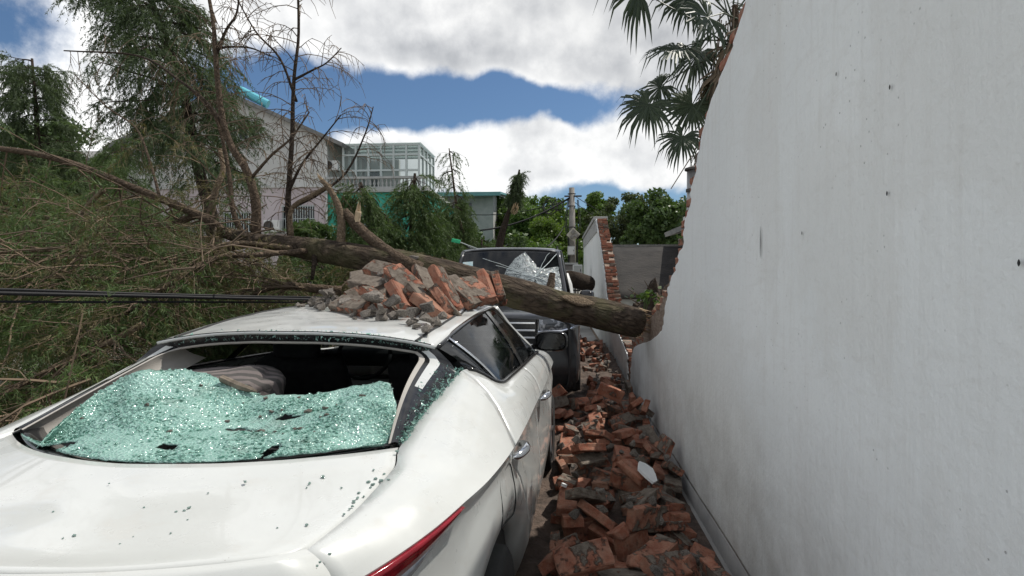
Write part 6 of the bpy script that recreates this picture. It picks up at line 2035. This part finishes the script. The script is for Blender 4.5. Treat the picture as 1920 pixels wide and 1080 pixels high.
sag_cable(ptop + Vector((-.3, 0, -1.2)), at(1026, 462, 20), .022, .1, 'pale stay wire slanting down left of the pole')
# gear hung on the pole
q = at(1075, 440, DP - .35)
pl = thing('meter_panel', 'tilted cream meter panel hanging on the utility pole', 'panel', q); pl.rotation_euler = (0, R(42), 0)
b = MB(); b.box((0, 0, 0), (.40, .05, .40)); bevel(b.build('board', pmat('cream_board', (.50, .47, .38), .7, col2=(.36, .33, .27), scale=8), pl), .01)
for (x, z) in ((-.08, .08), (.1, .06), (.02, -.1)):
    b = MB(); b.box((x, -.06, z), (.13, .07, .16)); bevel(b.build('meter', M_pole, pl), .01)
for (px_, py_, s, lab) in ((1071, 470, .30, 'grey junction box strapped low on the utility pole'), (1083, 507, .24, 'small white utility box at the foot of the pole')):
    q = at(px_, py_, DP - .4 if s > .26 else 15)
    r_ = thing('junction_box', lab, 'box', q)
    b = MB(); b.box((0, 0, 0), (s * 1.0, .2, s * 1.2)); bevel(b.build('casing', M_ac if s < .26 else M_conc, r_), .015)
    b = MB(); b.box((0, -.105, 0), (s * .8, .012, s)); b.build('door', M_conc if s < .26 else M_ac, r_)
    b = MB(); b.box((s * .3, -.115, 0), (.02, .015, .06)); b.build('latch', M_iron, r_)
# low sheds/trailer by the pole
q = at(1062, 520, 17)
kb = thing('cabinet', 'rusty grey street cabinet beside the utility pole', 'cabinet', (q.x, q.y, 0))
b = MB(); b.box((0, 0, .95), (.55, .5, 1.9)); bevel(b.build('casing', pmat('rusty_grey_steel', (.13, .115, .105), .8, col2=(.20, .185, .175), scale=5), kb), .02)
b = MB(); b.box((0, 0, 1.93), (.65, .6, .05)); b.build('lid', M_conc, kb)
b = MB(); b.box((0, -.255, .95), (.45, .01, 1.6)); b.build('door', M_conc, kb)
q = at(1060, 505, 11.5)
vz = thing('motor_scooter', 'white scooter fairing showing between the SUV and the far wall', 'scooter', (q.x, q.y, 0))
b = MB(); rows = []
for (z, wv, yo) in ((.35, .10, .0), (.6, .16, -.05), (.9, .18, -.02), (1.15, .16, .06), (1.4, .13, .12), (1.62, .05, .16)):
    rows.append([(wv * math.sin(a), yo - .16 * math.cos(a), z) for a in np.linspace(-1.7, 1.7, 11)])
b.grid(rows); solid(b.build('fairing', M_ac, vz, smooth=True), .02, 0)
b = MB(); b.lathe([(-.05, .12), (-.06, .20), (0, .24), (.06, .20), (.05, .12)], 20); o = b.build('wheel', M_tyre, vz, smooth=True); o.location = (0, .05, .24)
b = MB(); b.bar((-.3, .15, 1.28), (.3, .15, 1.28), .03); b.build('handlebar', M_rubber, vz)
b = MB(); b.box((0, .7, .75), (.28, .9, .25)); bevel(b.build('seat', M_rubber, vz), .05, 3)
# second log behind the SUV
b = MB(); a_, c_ = at(1066, 522, 12.0), at(1104, 533, 12.6)
b.tube([Vector((0, 0, 0)), (c_ - a_) * .5 + Vector((0, 0, .01)), c_ - a_], [.16, .165, .17], 14, jit=.06, rng=rgt)
o = b.build('log', M_darklimb, smooth=True); o.location = a_; tag(o, 'dark fallen log lying between the SUV mirror and far wall', 'log')

# ------------------------------------------------------------------ torn root plate and debris behind the wall gap
rb = Vector((1.66, 10.3, 0))
rt = thing('root_ball', 'dark torn root plate with pale splintered wood behind the wall gap', 'root plate', (rb.x, rb.y, 0))
bm = bmesh.new(); bmesh.ops.create_icosphere(bm, subdivisions=4, radius=1)
for v in bm.verts:
    p = v.co.copy(); k = 1 + .35 * mnoise.noise(p * 2.1) + .2 * mnoise.noise(p * 6) + .1 * mnoise.noise(p * 14)
    v.co = Vector((p.x * .40 * k, p.y * .3 * k, p.z * .66 * k + .70))
me = bpy.data.meshes.new('soil'); bm.to_mesh(me); bm.free(); me.materials.append(pmat('dark_root_soil', (.028, .019, .013), .95, col2=(.075, .052, .034), scale=9, bump=1, bscale=30, bdist=.03))
link('soil', me, rt)
for k in range(26):
    a = rgt.uniform(0, 6.28)
    lp = limb_path(Vector((.35 * math.cos(a), rgt.uniform(-.2, .1), .75 + .45 * math.sin(a))), Vector((math.cos(a), rgt.uniform(-.8, .2), math.sin(a) + .1)), rgt.uniform(.15, .4), rgt, .3, 5, .25)
    b = MB(); b.tube(lp, [.016 - .0024 * i for i in range(len(lp))], 5); b.build('root', M_limb, rt)
b = MB()
for k in range(7): b.tube([(rgt.uniform(-.08, .08), -.28, 1.05 + rgt.uniform(-.06, .06)), (rgt.uniform(-.12, .1), -.36, 1.22 + rgt.uniform(-.06, .1))], [.03, .004], 4)
b.build('splintered_wood', M_wood, rt)
wd = at(1208, 568, 6.6); b = MB()
for k in range(60):
    c = Vector((rgt.gauss(0, .10), rgt.gauss(0, .08), abs(rgt.gauss(.05, .06)))); n_ = Vector((rgt.gauss(0, 1), rgt.gauss(0, 1), 1)).normalized(); s1 = n_.orthogonal().normalized() * .035; s2 = n_.cross(s1).normalized() * .022
    b.quad(c - s1, c + s2, c + s1, c - s2)
wv_ = thing('weed', 'small green weed on the broken wall edge beside the trunk', 'plant', wd)
b.build('leaves', M_leaf, wv_)
b = MB()
for k in range(5): b.tube([(0, 0, -.12), (rgt.gauss(0, .05), rgt.gauss(0, .05), .08)], .004, 4)
b.build('stem', M_needle, wv_)
# bricks lying on the ground behind the gap
for k in range(28):
    p = at(rgt.uniform(1150, 1215), 560, rgt.uniform(8.2, 12)); p.x = max(p.x, 1.3)
    hh = max(.05, .75 - .35 * abs(p.x - 1.35)) * rgt.uniform(.2, 1)
    put(rgt.choice(BRICKS + BROKEN), Vector((p.x, p.y, hh)), Matrix.Rotation(rgt.uniform(0, 3), 3, 'Z') @ Matrix.Rotation(rgt.gauss(0, .4), 3, 'X'), 'brick', 'loose brick heaped behind the gap in the wall by the roots', 'brick', 'bricks heaped behind the wall gap')
b = MB(); b.grid([[(1.22 + .1 * i, 7.8 + .2 * j, max(0, (.72 - .30 * abs(i * .1 - .15)) * math.exp(-((j * .2 - 2.1) / 1.9) ** 2) + .05 * nz(i * .5, j * .6)) - .03) for j in range(24)] for i in range(18)], flip=True)
tag(b.build('rubble_fines', M_fines, smooth=True), 'brown soil and brick dust heap behind the wall gap', 'rubble', kind='stuff')

# ------------------------------------------------------------------ palm behind the wall
M_palm = leafmat('palm_leaf', (0.022, 0.036, 0.020), (0.058, 0.080, 0.042), .45, .2)
M_palm_dry = leafmat('dead_palm_leaf', (0.085, 0.062, 0.042), (0.19, 0.145, 0.10), .8, .1)
M_palm_tr = bark_material('palm_fibre', (0.05, 0.036, 0.026), (0.13, 0.095, 0.068), (1, 1, .5), 40)
PD_ = 7.5
pc = at(1378, 10, PD_); palm = thing('palm_tree', 'fan palm with a brown skirt of dead leaves above the torn wall edge', 'palm', (pc.x + .1, pc.y, 0))
PL = Vector(palm.location)
rgp = random.Random(6)
top = pc - PL
b = MB(); b.tube(smooth_path([(.1, 0, 0), (.06, 0, top.z * .5), (top.x, 0, top.z)], 5), [.13 + .012 * math.sin(i) - (.03 * (i - 7) if i > 7 else 0) for i in range(11)], 12, jit=.15, rng=rgp); b.build('trunk', M_palm_tr, palm)
def fan(root_p, hub, radius, face, spin, mat, droopf=.25, nseg=38, dead=False):
    """petiole and a fan of folded segments"""
    b = MB(); mid = root_p.lerp(hub, .5) + Vector((0, 0, .06))
    b.tube([root_p, mid, hub], [.012, .009, .007], 5)
    ax_ = (hub - root_p).normalized()
    nrm = (face - ax_ * face.dot(ax_)).normalized(); sd = nrm.cross(ax_); perp0 = sd
    for k in range(nseg):
        a = (k / (nseg - 1) - .5) * R(290 if not dead else 150)
        d = (ax_ * math.cos(a) + sd * math.sin(a)).normalized()
        if rgp.random() < .03: continue
        L = radius * (1 - .25 * (abs(a) / R(145)) ** 2) * rgp.uniform(.7, 1.08)
        d = (d + nrm * rgp.gauss(0, .05) + perp0 * rgp.gauss(0, .015)).normalized()
        w_ = radius * .040
        perp = nrm.cross(d).normalized()
        p0 = hub; p1 = hub + d * L * .5 + nrm * .01; p2 = hub + d * L * .8 + Vector((0, 0, -droopf * L * .18)); p3 = hub + d * L * .97 + Vector((0, 0, -droopf * L * (.55 + .5 * rgp.random())))
        i0 = len(b.v)
        for (p, ww) in ((p0, .15), (p1, 1.0), (p2, .7)):
            b.v.append(tuple(p - perp * w_ * ww)); b.v.append(tuple(p + nrm * w_ * .45 * ww)); b.v.append(tuple(p + perp * w_ * ww))
        b.v.append(tuple(p3))
        for q_ in range(2):
            for s in range(2): b.face((i0 + q_ * 3 + s, i0 + q_ * 3 + s + 1, i0 + q_ * 3 + s + 4, i0 + q_ * 3 + s + 3))
        b.face((i0 + 6, i0 + 7, i0 + 9)); b.face((i0 + 7, i0 + 8, i0 + 9))
    b.build('frond' if not dead else 'dead_frond', mat, palm)
hubs = [(1208, 225, .36, 5.1), (1272, 285, .30, 5.0), (1290, 225, .34, 5.3), (1262, 120, .40, 5.3), (1190, 10, .45, 5.2), (1285, 20, .45, 5.5), (1240, -60, .5, 5.3), (1330, -40, .45, 5.6), (1300, 130, .42, 5.6), (1320, 60, .4, 5.1), (1380, -20, .45, 5.8), (1340, 180, .36, 5.7), (1230, 190, .30, 5.6), (1420, 60, .5, 6.0), (1450, -40, .5, 5.6), (1400, 150, .5, 6.2), (1300, -120, .5, 5.6), (1400, -150, .5, 5.4)]
hubs = [(a_ + 8, b_ - 28, r_ * 1.3, d_ * 1.39) for (a_, b_, r_, d_) in hubs]
for (px_, py_, r_, d_) in hubs:
    hb_ = at(px_, py_, d_) - PL
    rp_ = top + Vector((rgp.gauss(0, .06), rgp.gauss(0, .06), rgp.uniform(-.6, .05)))
    fan(rp_, hb_, r_, Vector((rgp.gauss(0, .5), -1 + rgp.gauss(0, .4), rgp.uniform(.2, 1.0))), 0, M_palm, rgp.uniform(.2, .7))
for k in range(16):
    a = rgp.uniform(2.2, 5.5)
    rp_ = top + Vector((rgp.gauss(0, .04), rgp.gauss(0, .04), -.05 - .105 * k))
    hb_ = rp_ + Vector((.18 * math.cos(a), .18 * math.sin(a), -rgp.uniform(.22, .46)))
    fan(rp_, hb_, rgp.uniform(.40, .62), Vector((math.cos(a), math.sin(a), .2)), 0, M_palm_dry, .5, 16, True)
b = MB()
for k in range(40):
    p = top + Vector((rgp.gauss(-.1, .1), rgp.gauss(-.07, .1), rgp.uniform(-1.8, -.05)))
    b.tube([p, p + Vector((rgp.gauss(-.02, .03), rgp.gauss(0, .03), -rgp.uniform(.2, .55)))], [.008, .004], 4)
stuff(b.build('hanging_fibres', M_palm_dry, palm))
stick = MB(); a_, c_ = at(1297, 292, 6.3), at(1258, 354, 6.2); stick.tube([Vector(), c_ - a_], [.006, .005], 5)
o = stick.build('palm_rib', M_palm_dry, palm); o.location = a_ - PL
# metal duct showing past the torn wall edge
q = at(1296, 342, 4.75)
dk = thing('steel_flue', 'grey steel flue pipe showing past the torn wall edge', 'flue', (1.40, 6.3, 0))
b = MB(); b.tube([(0, 0, 0), (0, 0, 2.66)], .075, 14); b.build('pipe', pmat('galvanised_steel', (.42, .43, .43), .45, metal=.6, col2=(.30, .29, .28), scale=6), dk, smooth=True)
for z in (2.1, 2.45):
    b = MB(); b.lathe([(z - .015, .077), (z - .015, .086), (z + .015, .086), (z + .015, .077)], 16, 'z'); b.build('clamp_band', M_iron, dk)
b = MB(); b.lathe([(2.66, .078), (2.66, .10), (2.68, .10), (2.71, .02)], 16, 'z'); b.build('cap', M_iron, dk)
# eaves of a neighbour house behind the near wall
nh = thing('house', 'grey neighbour house whose eaves show past the torn wall edge', 'house', (4.35, 12.6, 0))
b = MB(); b.box((2.2, 3, 1.7), (5.5, 6, 3.4)); b.build('wall', M_wallw, nh)
b = MB(); b.quad((-1.0, -.6, 2.9), (5.5, -.6, 4.6), (5.5, 6.6, 4.6), (-1.0, 6.6, 2.9)); solid(b.build('roof', M_tile, nh), .14, 0)

# ------------------------------------------------------------------ cables in front, green paddle
for k, (dy, dz, r_) in enumerate(((0, 0, .010), (.015, .024, .008), (.03, -.020, .006), (.01, .040, .005))):
    a_ = at(-160, 538, 2.05) + Vector((0, dy, dz)); c_ = at(640, 563, 3.9) + Vector((0, dy, dz * .5)); a_ = c_ + (a_ - c_) * 3.2
    sag_cable(a_, c_, r_, .018 + .012 * k, ('thickest black cable', 'upper black cable', 'lower thin black cable', 'thin top cable')[k] + ' stretched over the tangle to the car roof', seed=k, n=30)
q = at(855, 452, 8.3)
gp_ = thing('plastic_paddle', 'bright green plastic paddle on a thin stick by the SUV roof', 'paddle', q)
b = MB(); b.box((0, 0, 0), (.13, .02, .055), Matrix.Rotation(R(12), 3, 'Y')); bevel(b.build('blade', pmat('green_plastic', (.03, .50, .22), .4), gp_), .008)
b = MB(); b.tube([(.05, 0, -.012), (.17, .02, -.06), (.34, .04, -.12)], [.008, .008, .006], 6); b.build('stick', M_alu, gp_)
print('tris', sum(len(o.data.loop_triangles) if False else len(o.data.polygons) for o in COL.objects if o.type == 'MESH'))
